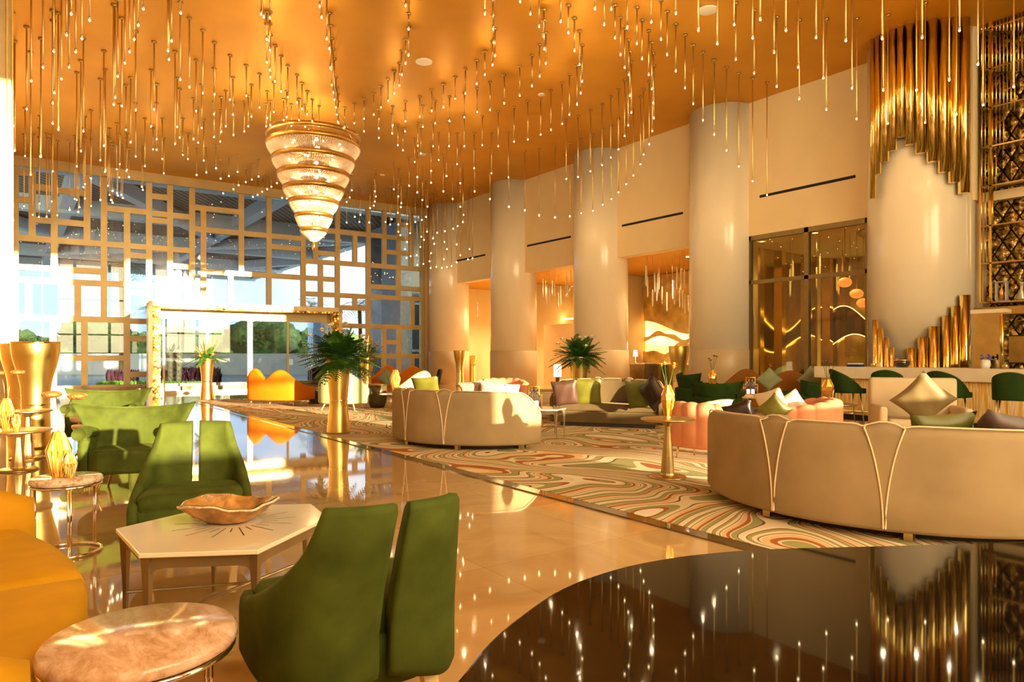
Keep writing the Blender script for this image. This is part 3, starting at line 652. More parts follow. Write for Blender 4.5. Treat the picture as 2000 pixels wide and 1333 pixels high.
for (px, py, t) in ((1488, 472, 'small lit downlight in the lounge ceiling left pane'), (1592, 455, 'small lit downlight in the lounge ceiling right pane')):
    d = F*(SOF-CH)/(HOR-py); p = at(px, d, SOF); downlight(min(p.x, RB-.3), min(p.y, 12.0), SOF, 330, t)

# golden wave artwork
ax = XR+5.1
art = thing('wave_artwork', 'layered golden wave relief glowing on the back wall of the bay', 'wall art', (ax, 0, 0))
def layer(zf, zb_, x, nm, mm, y0=12.8, y1=19.8, n=60):
    m = MB(); vs = []; 
    for i in range(n+1):
        y = y0+(y1-y0)*i/n; vs += [(x, y, zb_(y)), (x, y, zf(y)), (x+.08, y, zb_(y)), (x+.08, y, zf(y))]
    fs = []
    for i in range(n):
        a = 4*i; b = a+4; fs += [(a, b, b+1, a+1), (a+1, b+1, b+3, a+3), (a+2, a+3, b+3, b+2), (a, a+2, b+2, b)]
    m.add(vs, fs); return m.build(nm, mm, art)
AG = mat('rubbed gold leaf', (.78, .55, .18), .4, .6, var=.35, vscale=2, bump=.1, bscale=5)
layer(lambda y: 1.62+.22*math.sin(y*1.9)+.10*math.sin(y*5), lambda y: 0, -.35, 'lower_layer', AG)
ONX = mat('backlit honey onyx', (.9, .5, .1), .4, 0., emis=1.3, ecol=(1, .5, .08)); n_ = ONX.node_tree.nodes; l_ = ONX.node_tree.links
q_ = n_.new('ShaderNodeTexNoise'); q_.inputs['Scale'].default_value = 1.6; q_.inputs['Detail'].default_value = 6; r_ = ramp(n_, [(.3, (.35, .12, .01)), (.5, (1, .50, .08)), (.7, (1, .80, .35))]); l_.new(q_.outputs['Fac'], r_.inputs['Fac']); l_.new(r_.outputs['Color'], _p(ONX).inputs['Emission Color'])
layer(lambda y: 2.75+.3*math.sin(y*1.3+1), lambda y: 1.2, -.2, 'glowing_layer', ONX)
layer(lambda y: 2.12+.16*math.sin(y*2.3+2)+.05*math.sin(y*7), lambda y: 1.95+.16*math.sin(y*2.3+2), -.28, 'thin_wave', AG)
layer(lambda y: SOF-.02, lambda y: 2.45+.30*math.sin(y*1.3+1), -.3, 'upper_layer', AG)

# bright bay: luminous panels and urn
o = thing('lit_wall_panel', 'glowing backlit wall panel in the bay nearest the entrance', 'lit panel', (XR+4.6, 25.6, 0))
MB().box(0, .08, -2.2, 2.2, 0, 1.85).build('panel', lampmat('backlit onyx', (1, .74, .36), 1.9), o)
MB().box(-.02, .1, -2.25, 2.25, 3.0, 3.06).build('light_strip', LED, o)
o = thing('alcove_panel', 'plain pale orange panel beside the leafy plant in the middle bay', 'wall panel', (XR+2.4, 0, 0)); 
MB().box(-.05, .0, 21.2, 23.4, 0, 2.65).build('board', wall_mat('apricot panel', (.90, .62, .28)), o)

# ------------------------------------------------------------------ gold tubes round the big column
R_ = CR+.16
def on_col(px, r=R_):
    k = (px-1000)/F; dx, dy = FWD[0]+RGT[0]*k, FWD[1]+RGT[1]*k
    A = dx*dx+dy*dy; B = -2*(dx*CC.x+dy*CC.y); Cc = CC.x**2+CC.y**2-r*r; D = B*B-4*A*Cc
    d = -B/(2*A) if D < 0 else (-B-math.sqrt(D))/(2*A); v = Vector((dx*d-CC.x, dy*d-CC.y, 0)).normalized(); return CC+v*r, d
def radii(ed, rmax=.155):
    c = [on_col((a+b)/2)[0] for a, b in ed]; out = []
    for i in range(len(c)):
        g = [(c[i]-c[j]).length for j in (i-1, i+1) if 0 <= j < len(c)]; out.append(min([rmax]+[q*.498 for q in g]))
    return out
RH = radii([(1700, 1711), (1709, 1721), (1720, 1737), (1736, 1752), (1752, 1767), (1766, 1788), (1787, 1810), (1809, 1833), (1832, 1854), (1853, 1873), (1872, 1894)])
RU = radii([(1706, 1715), (1714, 1727), (1726, 1739), (1738, 1747), (1747, 1757), (1771, 1790), (1791, 1814), (1813, 1836), (1836, 1862), (1857, 1876), (1873, 1896)])
for k, (x0, x1, yb) in enumerate(((1700, 1711, 388), (1709, 1721, 341), (1720, 1737, 317), (1736, 1752, 295), (1752, 1767, 268), (1766, 1788, 283), (1787, 1810, 300), (1809, 1833, 317), (1832, 1854, 337), (1853, 1873, 357), (1872, 1894, 378))):
    p, d = on_col((x0+x1)/2); r = RH[k]
    lab = 'long hanging gold tube on the big column, ' + ['leftmost', 'second from left', 'third from left', 'fourth from left', 'shortest of the row', 'just right of the shortest', 'fifth from right', 'fourth from right', 'third from right', 'second from right', 'rightmost'][k]
    o = MB().lathe([(r-.01, zat(yb, d)), (r, zat(yb, d)), (r, H), (r-.01, H)], 20, cap=True).build('hanging_tube', GOLD_P); o.location = (p.x, p.y, 0)
    tag(o, lab, 'gold tube', 'hanging gold tubes around the big column')
for k, (x0, x1, yt) in enumerate(((1706, 1715, 625), (1714, 1727, 641), (1726, 1739, 660), (1738, 1747, 679), (1747, 1757, 699), (1771, 1790, 680), (1791, 1814, 659), (1813, 1836, 638), (1836, 1862, 617), (1857, 1876, 598), (1873, 1896, 577))):
    p, d = on_col((x0+x1)/2); r = RU[k]; zt = zat(yt, d)
    lab = 'upright gold tube behind the bar, ' + ['leftmost', 'second from left', 'third from left', 'fourth from left', 'the shortest', 'first right of the gap', 'second right of the gap', 'third right of the gap', 'fourth right of the gap', 'second tallest at right', 'tallest at right'][k]
    o = MB().lathe([(r, 0), (r, zt), (r-.01, zt)], 20).build('upright_tube', GOLD_P); o.location = (p.x, p.y, 0)
    tag(o, lab, 'gold tube', 'upright gold tubes around the big column')

# ------------------------------------------------------------------ bar
bar = thing('bar_counter', 'long bar with cream top and striped onyx front', 'bar counter', (13.8, 0, 0))
MB().box(.12, .62, -1.5, 7.9, .12, .86).build('front_panel', ONYX, bar)
MB().box(0, .75, -1.6, 8.0, .86, 1.10).build('worktop', BARTOP, bar, bevel=.01)
MB().box(.2, .6, -1.5, 7.8, .0, .12).build('plinth', DARK, bar)
m = MB(); m.tube([(-.02, 7.8, .2), (-.02, -1.4, .2)], .02, 8)
for i in range(8): m.rod((-.02, 7.6-i*1.25, .2), (.13, 7.6-i*1.25, .2), .012)
m.build('foot_rail', BRASS, bar)
bb = thing('back_bar', 'low back counter with dark tiles behind the bar', 'back counter', (16.1, 0, 0))
MB().box(0, .6, -1.5, 5.4, 0, .95).build('cabinet', BRASS_D, bb); MB().box(-.05, .62, -1.55, 5.45, .95, 1.0).build('worktop', BARTOP, bb)
cab = thing('glass_service_column', 'mirrored service column with a slanted top standing on the bar', 'service column')
x = 14.15; yA, _ = hits_x(1900, 700, x); yB, _ = hits_x(1958, 700, x); zt = hits_x(1930, 612, x)[1]
cab.location = (x, 0, 1.10)
MB().box(0, .3, yB, yA, 0, zt-1.1).build('body', MIRR, cab)
MB().box(-.03, .33, yB-.03, yA+.03, zt-1.1, zt-1.03).build('top', BARTOP, cab)
MB().rod((-.02, yB, 0), (-.02, yB, zt-1.12), .035).build('corner_post', GOLD_P, cab)
# display shelving
sx = 16.5; sh = thing('display_shelf', 'tall gold rod shelving in front of the diamond mirror wall', 'shelving', (sx, 0, 0))
m = MB()
def yx(px): return hits_x(px, 500, sx)[0]
bands = [(-300, 60, 2100), (60, 140, 2010), (140, 215, 1982), (215, 290, 1966), (290, 370, 1953), (370, 445, 1941), (445, 515, 1934)]
for (ya, yb, xmax) in bands:
    x_ = 1917
    while x_ < xmax:
        y, z1_ = hits_x(x_, ya, sx); _, z0_ = hits_x(x_, yb, sx); m.rod((0, y, z0_), (0, y, min(H, z1_)), .014, n=6); x_ += 7.2
m.build('vertical_rods', GOLD_P, sh)
m = MB(); yb_ = yx(1917); yf = 2.0
for pys in (62, 140, 215, 290, 366, 443, 516, 592):
    z = hits_x(1917, pys, sx)[1]; m.box(-.02, .38, yf, yb_, z-.015, z+.015); 
m.build('shelf_board', mat('gold edged shelf', (.55, .40, .14), .2, .8, var=.2), sh)
m = MB(); zlo = hits_x(1917, 592, sx)[1]
for px in (1915, 1935): m.box(-.02, .02, yx(px)-.02, yx(px)+.02, zlo, H)
m.build('upright', GOLD_P, sh)
MB().box(-.05, .45, 2.0, yb_+.45, zlo-.26, zlo-.1).build('base_beam', BRASS_D, sh)
zs = zlo+.015
o = thing('gift_box', 'silver framed box with a bottle inside on the lowest gold shelf', 'box', (sx+.15, yx(1951), zs))
m = MB(); 
for a in (-.09, .09): m.box(-.06, .06, a-.012, a+.012, 0, .42)
m.box(-.06, .06, -.1, .1, .4, .42); m.box(-.06, .06, -.1, .1, 0, .02); m.build('case', mat('silver grey card', (.62, .64, .68), .3, .2, var=.05), o)
MB().lathe([(.04, .02), (.045, .2), (.015, .28), (.012, .36)], 12).build('bottle', AMBER, o)
o = thing('decanter', 'clear glass decanter on the lowest gold shelf at the right edge', 'decanter', (sx+.15, yx(1990), zs))
MB().lathe([(.09, 0), (.1, .05), (.03, .22), (.03, .34), (.05, .38)], 20).build('body', mat('pale cut glass', (.62, .55, .34), .05, .3, coat=1., var=.2), o); MB().ball((0, 0, .42), .04).build('stopper', CRYST, o)
for k, (dy_, h_) in enumerate(((.35, .3), (.6, .36), (.85, .28))):
    o = tag(MB().lathe([(.04, 0), (.045, h_*.6), (.015, h_*.8), (.015, h_)], 12).build('liquor_bottle', AMBER), 'amber liquor bottle on the gold shelf beyond the decanter', 'bottle', 'bottles beyond the decanter'); o.location = (sx+.15, yx(1990)-dy_, zs)
tv = thing('wall_screen', 'flat framed screen on the wall behind the bar at the right edge', 'screen', (16.9, 0, 0))
ya, z1_ = hits_x(1968, 655, 16.9); yb, z0_ = hits_x(2070, 712, 16.9)
MB().box(-.04, .06, yb, ya, z0_, z1_).build('frame', GREYB, tv); MB().box(-.045, -.03, yb+.03, ya-.03, z0_+.03, z1_-.03).build('screen_glass', BRASS_D, tv)
# things on the bar top
def onbar(px, x): return (x, hits_x(px, 715, x)[0], 1.10)
o = thing('book_stack', 'small navy blue box on the left end of the bar', 'book', onbar(1671, 14.0)); MB().box(-.12, .12, -.12, .12, 0, .05).build('cover', BLUE, o); MB().box(-.11, .11, -.11, .11, .05, .07).build('pages', WHT, o)
o = thing('glass_tray', 'dark round glass caddy on the bar below the big column', 'caddy', onbar(1762, 13.95))
MB().lathe([(.1, 0), (.14, .06), (.15, .12), (.12, .14)], 20).build('bowl', mat('dark smoked glass', (.05, .04, .03), .08, .2, coat=1.), o); MB().tube([(x, y, .14) for x, y in arc(0, 0, .15, 0, 2*PI, 20)], .01, 5).build('rim', CHROME, o)
o = thing('white_vase_set', 'white ceramic canister with blue flowers on the bar near the service column', 'canister', onbar(1925, 13.98))
MB().lathe([(.06, 0), (.08, .06), (.07, .14), (.05, .16)], 16).build('canister', WHT, o)
m = MB(); 
for i in range(14): a = rnd.uniform(0, 6.28); m.ball((.07*math.cos(a), .07*math.sin(a), .17+rnd.uniform(0, .08)), .018, 5, 4)
m.build('flowers', mat('blue blossom', (.10, .10, .5), .6), o)
for k, (px, lab) in enumerate(((1964, 'short gold cylinder on the bar right of the service column'), (1706, 'small gold tray on the bar beside the navy box'))):
    o = tag(MB().lathe([(.05, 0), (.055, .07), (.05, .075)], 16).build('candle_holder', GOLD_P), lab, 'candle holder'); o.location = onbar(px, 13.98)

# gold urns + flower vases -------------------------------------------------------
def urn(px, d, rt, rw, rb, zw, zt, lab, grp, z0=0.):
    p = at(px, d, z0); o = thing('gold_urn', lab, 'floor vase', p, 0, grp)
    prof = smooth_path([(rb, 0), (rb*.93, zw*.35), (rw*1.02, zw*.8), (rw, zw), (rw*1.01, zw+.02)], 4) + smooth_path([(rw*1.0, zw+.03), (rw*1.12, zw+(zt-zw)*.35), (rt*.93, zw+(zt-zw)*.75), (rt, zt)], 5)
    MB().lathe(prof + [(rt-.025, zt), (rt*.6, zt-.5), (.001, zt-.55)], 48).build('body', GOLD, o)
    MB().lathe([(rw*1.02, zw-.008), (rw*1.04, zw), (rw*1.02, zw+.012)], 48, cap=False).build('waist_ring', GOLD_P, o)
    MB().lathe([(rt-.03, zt-.02), (rt+.004, zt-.02), (rt+.004, zt+.008), (rt-.03, zt+.008), (rt-.03, zt-.02)], 48, cap=False).build('rim', GOLD_P, o); return o, p
UG, VG = 'tall empty gold urns', 'gold vases holding flower arrangements'
urn(70, 9.9, .305, .175, .20, .62, 1.53, 'large hourglass gold urn in front at the left edge', UG)
urn(40, 11.6, .30, .175, .20, .62, 1.53, 'gold urn half hidden behind the large urn at the left edge', UG)
urn(1326, 18.6, .275, .16, .19, .62, 1.57, 'tall gold urn against the column left of the dark framed windows', UG)
urn(898, 29.3, .275, .16, .19, .62, 1.52, 'tall gold urn in front of the first column near the entrance', UG)
urn(922, 33.0, .27, .15, .18, .62, 1.3, 'gold urn glowing in front of the backlit panel', UG)
def frond(m, base, ang, elev, L, w_, droop, nl=11, curl=.5):
    """feathered palm-like leaf made of narrow leaflets"""
    ca, sa = math.cos(ang), math.sin(ang); P = []
    for i in range(nl+1):
        t = i/nl; r = L*t*math.cos(elev)*(1+.1*t); z = L*math.sin(elev)*t - droop*t*t*L; P.append(Vector((base[0]+ca*r, base[1]+sa*r, base[2]+z)))
    m.tube(P, .006, 4)
    for i in range(1, nl+1):
        t = i/nl; s = w_*math.sin(PI*min(1, t*.9+.08))**.7; d = (P[i]-P[i-1]).normalized(); side = d.cross(Vector((0, 0, 1))).normalized(); 
        for sg in (-1, 1):
            tip = P[i] + side*sg*s + d*s*.65 - Vector((0, 0, s*.18)); wv = d*min(.022, L*.035); up = Vector((0, 0, .006))
            mid = (P[i]+tip)/2 + Vector((0, 0, s*.07))
            m.add([P[i]-wv*.5, P[i]+wv*.5, mid+wv*.75+up, tip, mid-wv*.75+up], [(0, 1, 2, 4), (4, 2, 3)], True)
def broad(m, base, ang, elev, L, w_, droop):
    ca, sa = math.cos(ang), math.sin(ang); n = 6; vs = []
    side = Vector((-sa, ca, 0)); mid = []
    for i in range(n+1):
        t = i/n; r = L*t*math.cos(elev); z = L*math.sin(elev)*t - droop*t*t*L; c = Vector((base[0]+ca*r, base[1]+sa*r, base[2]+z))
        s = 0 if t < .38 else w_*math.sin(PI*((t-.38)/.62)**.75)
        vs += [c-side*(s+.003)-Vector((0, 0, s*.25)), c, c+side*(s+.003)-Vector((0, 0, s*.25))]
    m.add(vs, [(3*i+a, 3*i+a+1, 3*i+a+4, 3*i+a+3) for i in range(n) for a in (0, 1)], True)
def blossom(m, c, r):
    for k in range(5):
        a = 2*PI*k/5+rnd.random(); d = Vector((math.cos(a), math.sin(a), .35)); s = Vector((-math.sin(a), math.cos(a), 0)); c = Vector(c)
        m.add([c, c+d*r*.5+s*r*.38, c+d*r, c+d*r*.5-s*r*.38], [(0, 1, 2, 3)], True)
    m.ball(c+Vector((0, 0, r*.2)), r*.35, 6, 4)
def arrangement(p, z, R, lab, n=60, flowers='white', up=.75, spears=0, rv=.2):
    o = thing('flower_arrangement', lab, 'flower arrangement', (p.x, p.y, z), rnd.uniform(0, 6), 'arrangements in the gold vases')
    m = MB()
    for i in range(n):
        el = rnd.choice([rnd.uniform(-.3, .3), rnd.uniform(.1, .9), rnd.uniform(.6, 1.35), rnd.uniform(1.0, 1.5)]); L = R*rnd.uniform(.78, 1.08)*(1 if el < .9 else up*1.15)
        frond(m, (rnd.uniform(-.5, .5)*rv, rnd.uniform(-.5, .5)*rv, rnd.uniform(0, .12)), rnd.uniform(0, 6.283), el, L, R*.21, rnd.uniform(.1, .55), 14)
    m.build('fern_fronds', LEAF, o)
    m = MB()
    for i in range(n//3): broad(m, (0, 0, .02), rnd.uniform(0, 6.283), rnd.uniform(-.25, 1.0), R*rnd.uniform(.55, .95), R*.12, rnd.uniform(.2, .6))
    m.build('broad_leaves', mat('mid green broad leaf', (.06, .17, .02), .3, 0., var=.35, vscale=4), o)
    m = MB(); st = MB()
    for i in range(9 if flowers == 'white' else 12):
        a = rnd.uniform(0, 6.283); e = rnd.uniform(.55, 1.3); r = R*rnd.uniform(.85, 1.08); q = (r*math.cos(a)*math.cos(e), r*math.sin(a)*math.cos(e), r*math.sin(e)*up*1.2)
        blossom(m, q, .095); st.rod((0, 0, .03), q, .005, n=4)
    m.build('blossoms', PETAL if flowers == 'white' else PETAL_O, o); st.build('flower_stems', LEAF_Y, o)
    if spears:
        m = MB()
        for i in range(spears):
            a = rnd.uniform(0, 6.283); e = rnd.uniform(.75, 1.2); L = R*rnd.uniform(1.1, 1.55); d = Vector((math.cos(a)*math.cos(e), math.sin(a)*math.cos(e), math.sin(e))); s = Vector((-math.sin(a), math.cos(a), 0))
            m.add([(0, 0, 0), d*L*.6+s*.03, d*L, d*L*.6-s*.03, d*L*.62+Vector((0, 0, .02))], [(0, 1, 4), (1, 2, 4), (2, 3, 4), (3, 0, 4)], False)
        m.build('dried_spears', DRY, o)
    return o
_, p = urn(661, 11.6, .205, .15, .195, .55, 1.25, 'gold vase with the biggest leafy arrangement standing at the carpet edge', VG, FZ); arrangement(p, 1.24, .64, 'big dark green fern and white flower arrangement at the carpet edge', 120, up=.8)
_, p = urn(404, 20.3, .215, .15, .19, .55, 1.25, 'gold vase in front of the glass entrance doors', VG, FZ if False else 0.); arrangement(p, 1.2, .52, 'green arrangement with orange dried spears before the entrance doors', 56, 'orange', .3, 14)
_, p = urn(1131, 15.2, .215, .155, .19, .55, 1.28, 'gold vase behind the long taupe sofa', VG, FZ); arrangement(p, 1.24, .56, 'dark green fern arrangement with white flowers behind the taupe sofa', 105, up=.85)
_, p = urn(716, 21.0, .21, .15, .19, .55, 1.28, 'gold vase partly hidden behind the biggest arrangement', VG, FZ); arrangement(p, 1.2, .62, 'yellow green arrangement with orange flowers half hidden behind the biggest one', 36, 'orange', .9, 6)
# ================================================================== FURNITURE
def panel(fn, th, nu=14, nv=10, back=(0, -1, 0)):
    """closed slab with a soft edge: fn(u,v), u,v in 0..1, thickness towards `back`"""
    m = MB(); B = Vector(back); e = .12
    def prof(u, v):
        du = min(u, 1-u)/e; dv = min(v, 1-v)/e; return math.sqrt(max(0, min(1, du*(2-du) if du < 1 else 1)))*math.sqrt(max(0, min(1, dv*(2-dv) if dv < 1 else 1)))
    us = [0, .03, .07, .13]+[.13+.74*i/nu for i in range(1, nu)]+[.87, .93, .97, 1]; vs_ = [0, .03, .07, .13]+[.13+.74*i/nv for i in range(1, nv)]+[.87, .93, .97, 1]
    NU, NV = len(us), len(vs_)
    front = [fn(u, v) + B*(-th/2*prof(u, v)) for v in vs_ for u in us]; rear = [fn(u, v) + B*(th/2*prof(u, v)) for v in vs_ for u in us]
    n = NU*NV; fs = []
    for j in range(NV-1):
        for i in range(NU-1):
            a = j*NU+i; fs.append((a, a+1, a+NU+1, a+NU)); fs.append((n+a+NU, n+a+NU+1, n+a+1, n+a))
    for i in range(NU-1):
        fs.append((i, n+i, n+i+1, i+1)); a = (NV-1)*NU+i; fs.append((a, a+1, n+a+1, n+a))
    for j in range(NV-1):
        a = j*NU; fs.append((a, a+NU, n+a+NU, n+a)); a = j*NU+NU-1; fs.append((a, n+a, n+a+NU, a+NU))
    return m.add(front+rear, fs, True)
def cushion_mb(w_, h_, th, M=None, pinch=.06):
    m = MB(); n = 14; vs = []
    def pt_(u, v, s):
        x, y = (u*2-1), (v*2-1); k = 1 - pinch*((1-x*x)*(y*y)+(1-y*y)*(x*x))*1.6
        t = max(0., (1-x**4))*max(0., (1-y**4)); zz = s*th/2*(t**.55)*(1+.06*math.sin(7*x+3*y))
        return Vector((x*w_/2*k, zz, y*h_/2*k))
    for s in (1, -1): m.grid(lambda u, v: pt_(u, v, s), n, n, M=M)
    return m
def cushion(p, rz, tilt, w_, th, mm, lab, roll=0., lean=0., grp=None, name='cushion'):
    """rz: facing, tilt: leaning back, roll: rotation in its own plane"""
    M = Matrix.Rotation(-tilt, 4, 'X') @ Matrix.Rotation(roll, 4, 'Y')
    o = cushion_mb(w_, w_, th, M).build(name, mm); o.location = p; o.rotation_euler = (0, 0, rz); return tag(o, lab, 'cushion', grp)

# ---- split back velvet chair ------------------------------------------------
def split_chair(loc, rz, lab, grp):
    o = thing('split_back_chair', lab, 'chair', loc, rz, grp); W2 = .30
    for s in (-1, 1):
        # plan curve from the centre of the back round to the front of the seat; local back at y=0, front +y
        cv = [(.022, -.02), (.12, -.025), (.20, -.01), (.255, .03), (.290, .11), (.308, .22), (.318, .34), (.318, .47), (.308, .53)]
        cv = smooth_path(cv, 4); L = [0.]
        for a, b in zip(cv, cv[1:]): L.append(L[-1]+math.hypot(b[0]-a[0], b[1]-a[1]))
        N = len(cv); m = MB(); rows = []
        for i, (x, y) in enumerate(cv):
            t = L[i]/L[-1]
            zt = .84 - .03*t if t < .30 else .82 - (.82-.43)*min(1, (t-.30)/.60)**.40
            if t < .30: zt = .85-.02*t
            zb = .20 + .05*max(0, .25-t)*4 if True else .2
            a = cv[max(0, i-1)]; b = cv[min(N-1, i+1)]; d = Vector((b[0]-a[0], b[1]-a[1], 0)).normalized(); nr = Vector((d.y, -d.x, 0)); h = .032
            sec = [(h*.6, zb), (h, zb+.03)] + [(h, zb+(zt-zb)*q) for q in (.25, .5, .75)] + [(h*.9, zt-.03), (h*.45, zt-.006), (-h*.45, zt-.006), (-h*.9, zt-.03)] + [(-h, zb+(zt-zb)*q) for q in (.75, .5, .25)] + [(-h, zb+.03), (-h*.6, zb)]
            def flare(z, x=x, y=y, t=t):
                q = max(0, z-.42); return Vector((-.05*q*x/.3*min(1, t*4), -.30*q*max(0, 1-t*1.1) - .25*q*q*(1-t), 0)) + Vector((.0, 0, 0))
            rows.append([Vector((s*(x+nr.x*c + flare(z).x), y+nr.y*c+flare(z).y, z)) for c, z in sec])
        k = len(rows[0]); vs = [q for r in rows for q in r]; fs = []
        for i in range(N-1):
            for j in range(k):
                f = (i*k+j, i*k+(j+1) % k, (i+1)*k+(j+1) % k, (i+1)*k+j); fs.append(f if s > 0 else tuple(reversed(f)))
        e0 = tuple(reversed(range(k))); e1 = tuple((N-1)*k+j for j in range(k)); fs += [e0, e1] if s > 0 else [tuple(reversed(e0)), tuple(reversed(e1))]
        m.add(vs, fs, True); m.build('back_panel', GREEN, o)
    sh = [(-.30, .10), (-.22, .02), (-.10, -.0), (.10, -.0), (.22, .02), (.30, .10), (.31, .30), (.30, .50), (.22, .54), (-.22, .54), (-.30, .50), (-.31, .30)]
    sh = smooth_path(sh+[sh[0]], 3)[:-1]
    m = MB(); R = []
    for (z, k) in ((.17, .80), (.19, .90), (.24, .97), (.37, 1.0)): R.append([((x)*k, .27+(y-.27)*k, z) for x, y in sh])
    n = len(sh); vs = [q for r in R for q in r]; fs = [(j*n+i, j*n+(i+1) % n, (j+1)*n+(i+1) % n, (j+1)*n+i) for j in range(3) for i in range(n)]
    fs += [tuple(range(n)), tuple(3*n+i for i in range(n))]; m.add(vs, fs, True); m.build('seat_shell', GREEN, o)
    m = MB(); R = []
    for (z, k) in ((.36, .93), (.385, .97), (.43, .97), (.455, .92), (.465, .75)): R.append([((x)*k, .28+(y-.27)*k, z) for x, y in sh])
    vs = [q for r in R for q in r]; fs = [(j*n+i, j*n+(i+1) % n, (j+1)*n+(i+1) % n, (j+1)*n+i) for j in range(4) for i in range(n)]; fs += [tuple(range(n)), tuple(4*n+i for i in range(n))]
    m.add(vs, fs, True); m.build('seat_cushion', GREEN, o)
    for (x, y, dx, dy) in ((-.22, .46, -.03, .03), (.22, .46, .03, .03), (-.20, .08, -.03, -.05), (.20, .08, .03, -.05)):
        m = MB(); r0, r1 = .016, .030
        m.add([(x+dx-r0, y+dy-r0, 0), (x+dx+r0, y+dy-r0, 0), (x+dx+r0, y+dy+r0, 0), (x+dx-r0, y+dy+r0, 0), (x-r1, y-r1, .22), (x+r1, y-r1, .22), (x+r1, y+r1, .22), (x-r1, y+r1, .22)],
              [(3, 2, 1, 0), (4, 5, 6, 7), (0, 1, 5, 4), (1, 2, 6, 5), (2, 3, 7, 6), (3, 0, 4, 7)]); m.build('leg', WOOD, o)
    return o
GC = 'green velvet split back chairs'
split_chair(W(-.455, 2.34), hd(-.53, .85), 'green velvet split back chair seen from behind in the foreground', GC).scale = (1.04,)*3
split_chair(W(-2.22, 4.78), hd(.38, -.92), 'green velvet split back chair facing the camera beyond the hexagonal table', GC).scale = (1.03,)*3

# ---- wing lounge chair ------------------------------------------------------
def wing_chair(loc, rz, lab, grp, mm, leg=BRASS, s=1.):
    o = thing('wing_chair', lab, 'armchair', loc, rz, grp); o.scale = (s, s, s)
    def f(u, v):
        x = (u*2-1); wd = .31 + .21*v**1.3; z = .24+.54*v - .035*(1-x*x)*v + .02*abs(x)**3*v
        y = -.10 - .13*v + .26*(abs(x)**2.2)*(.55+.45*v) ; return Vector((x*wd, y, z))
    panel(f, .08, 18, 12).build('backrest', mm, o)
    m = MB(); cv = arc(0, .10, .36, PI*1.02, PI*2-.02*PI, 20); cv = [(-.36, .36)]+[(x, y-.0) for x, y in cv]+[(.36, .36)]
    m.wall(cv, .20, lambda t: .50, .07); m.build('tub', mm, o)
    m = MB(); pts = [(x*.9, .10+(y-.10)*.9) for x, y in arc(0, .10, .36, PI, 2*PI, 16)]+[(.32, .36), (.24, .42), (-.24, .42), (-.32, .36)]
    m.prism(pts, .19, .40); m.build('seat', mm, o, bevel=.03)
    for sx_ in (-1, 1):
        m = MB(); P = [(sx_*.35, -.02, .52), (sx_*.375, .12, .55), (sx_*.385, .26, .555), (sx_*.38, .40, .55)]
        m.tube(smooth_path(P, 5), .055, 12); m.build('armrest', mm, o)
        m = MB().rod((sx_*.35, .28, .40), (sx_*.375, .30, .54), .035, n=8); m.build('arm_support', mm, o)
    for (x, y) in ((-.2, .30), (.2, .30), (-.2, -.08), (.2, -.08)):
        MB().rod((x, y, .22), (x*1.3, y+(.05 if y > 0 else -.07), 0), .017, .009).build('leg', leg, o)
    return o
WG = 'light green wing chairs'
p = fl(246, 962); wing_chair(at(266, 6.95), hd(.33, -.94), 'light green velvet wing chair with sunlit curved back, left of the foreground chairs', WG, GREEN, s=1.08)
wing_chair(at(214, 9.8), hd(.25, -1), 'light green velvet wing chair farther back, by the tall gold urns', WG, GREEN, s=1.1)
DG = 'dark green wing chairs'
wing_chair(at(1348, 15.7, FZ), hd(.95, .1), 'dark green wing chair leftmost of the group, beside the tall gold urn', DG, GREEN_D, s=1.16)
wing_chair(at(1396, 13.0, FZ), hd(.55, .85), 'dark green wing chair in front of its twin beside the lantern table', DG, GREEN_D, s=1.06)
wing_chair(at(1572, 12.3, FZ), hd(-.9, .3), 'dark green wing chair left of the bar stools, facing the lantern table', DG, GREEN_D, s=1.08)

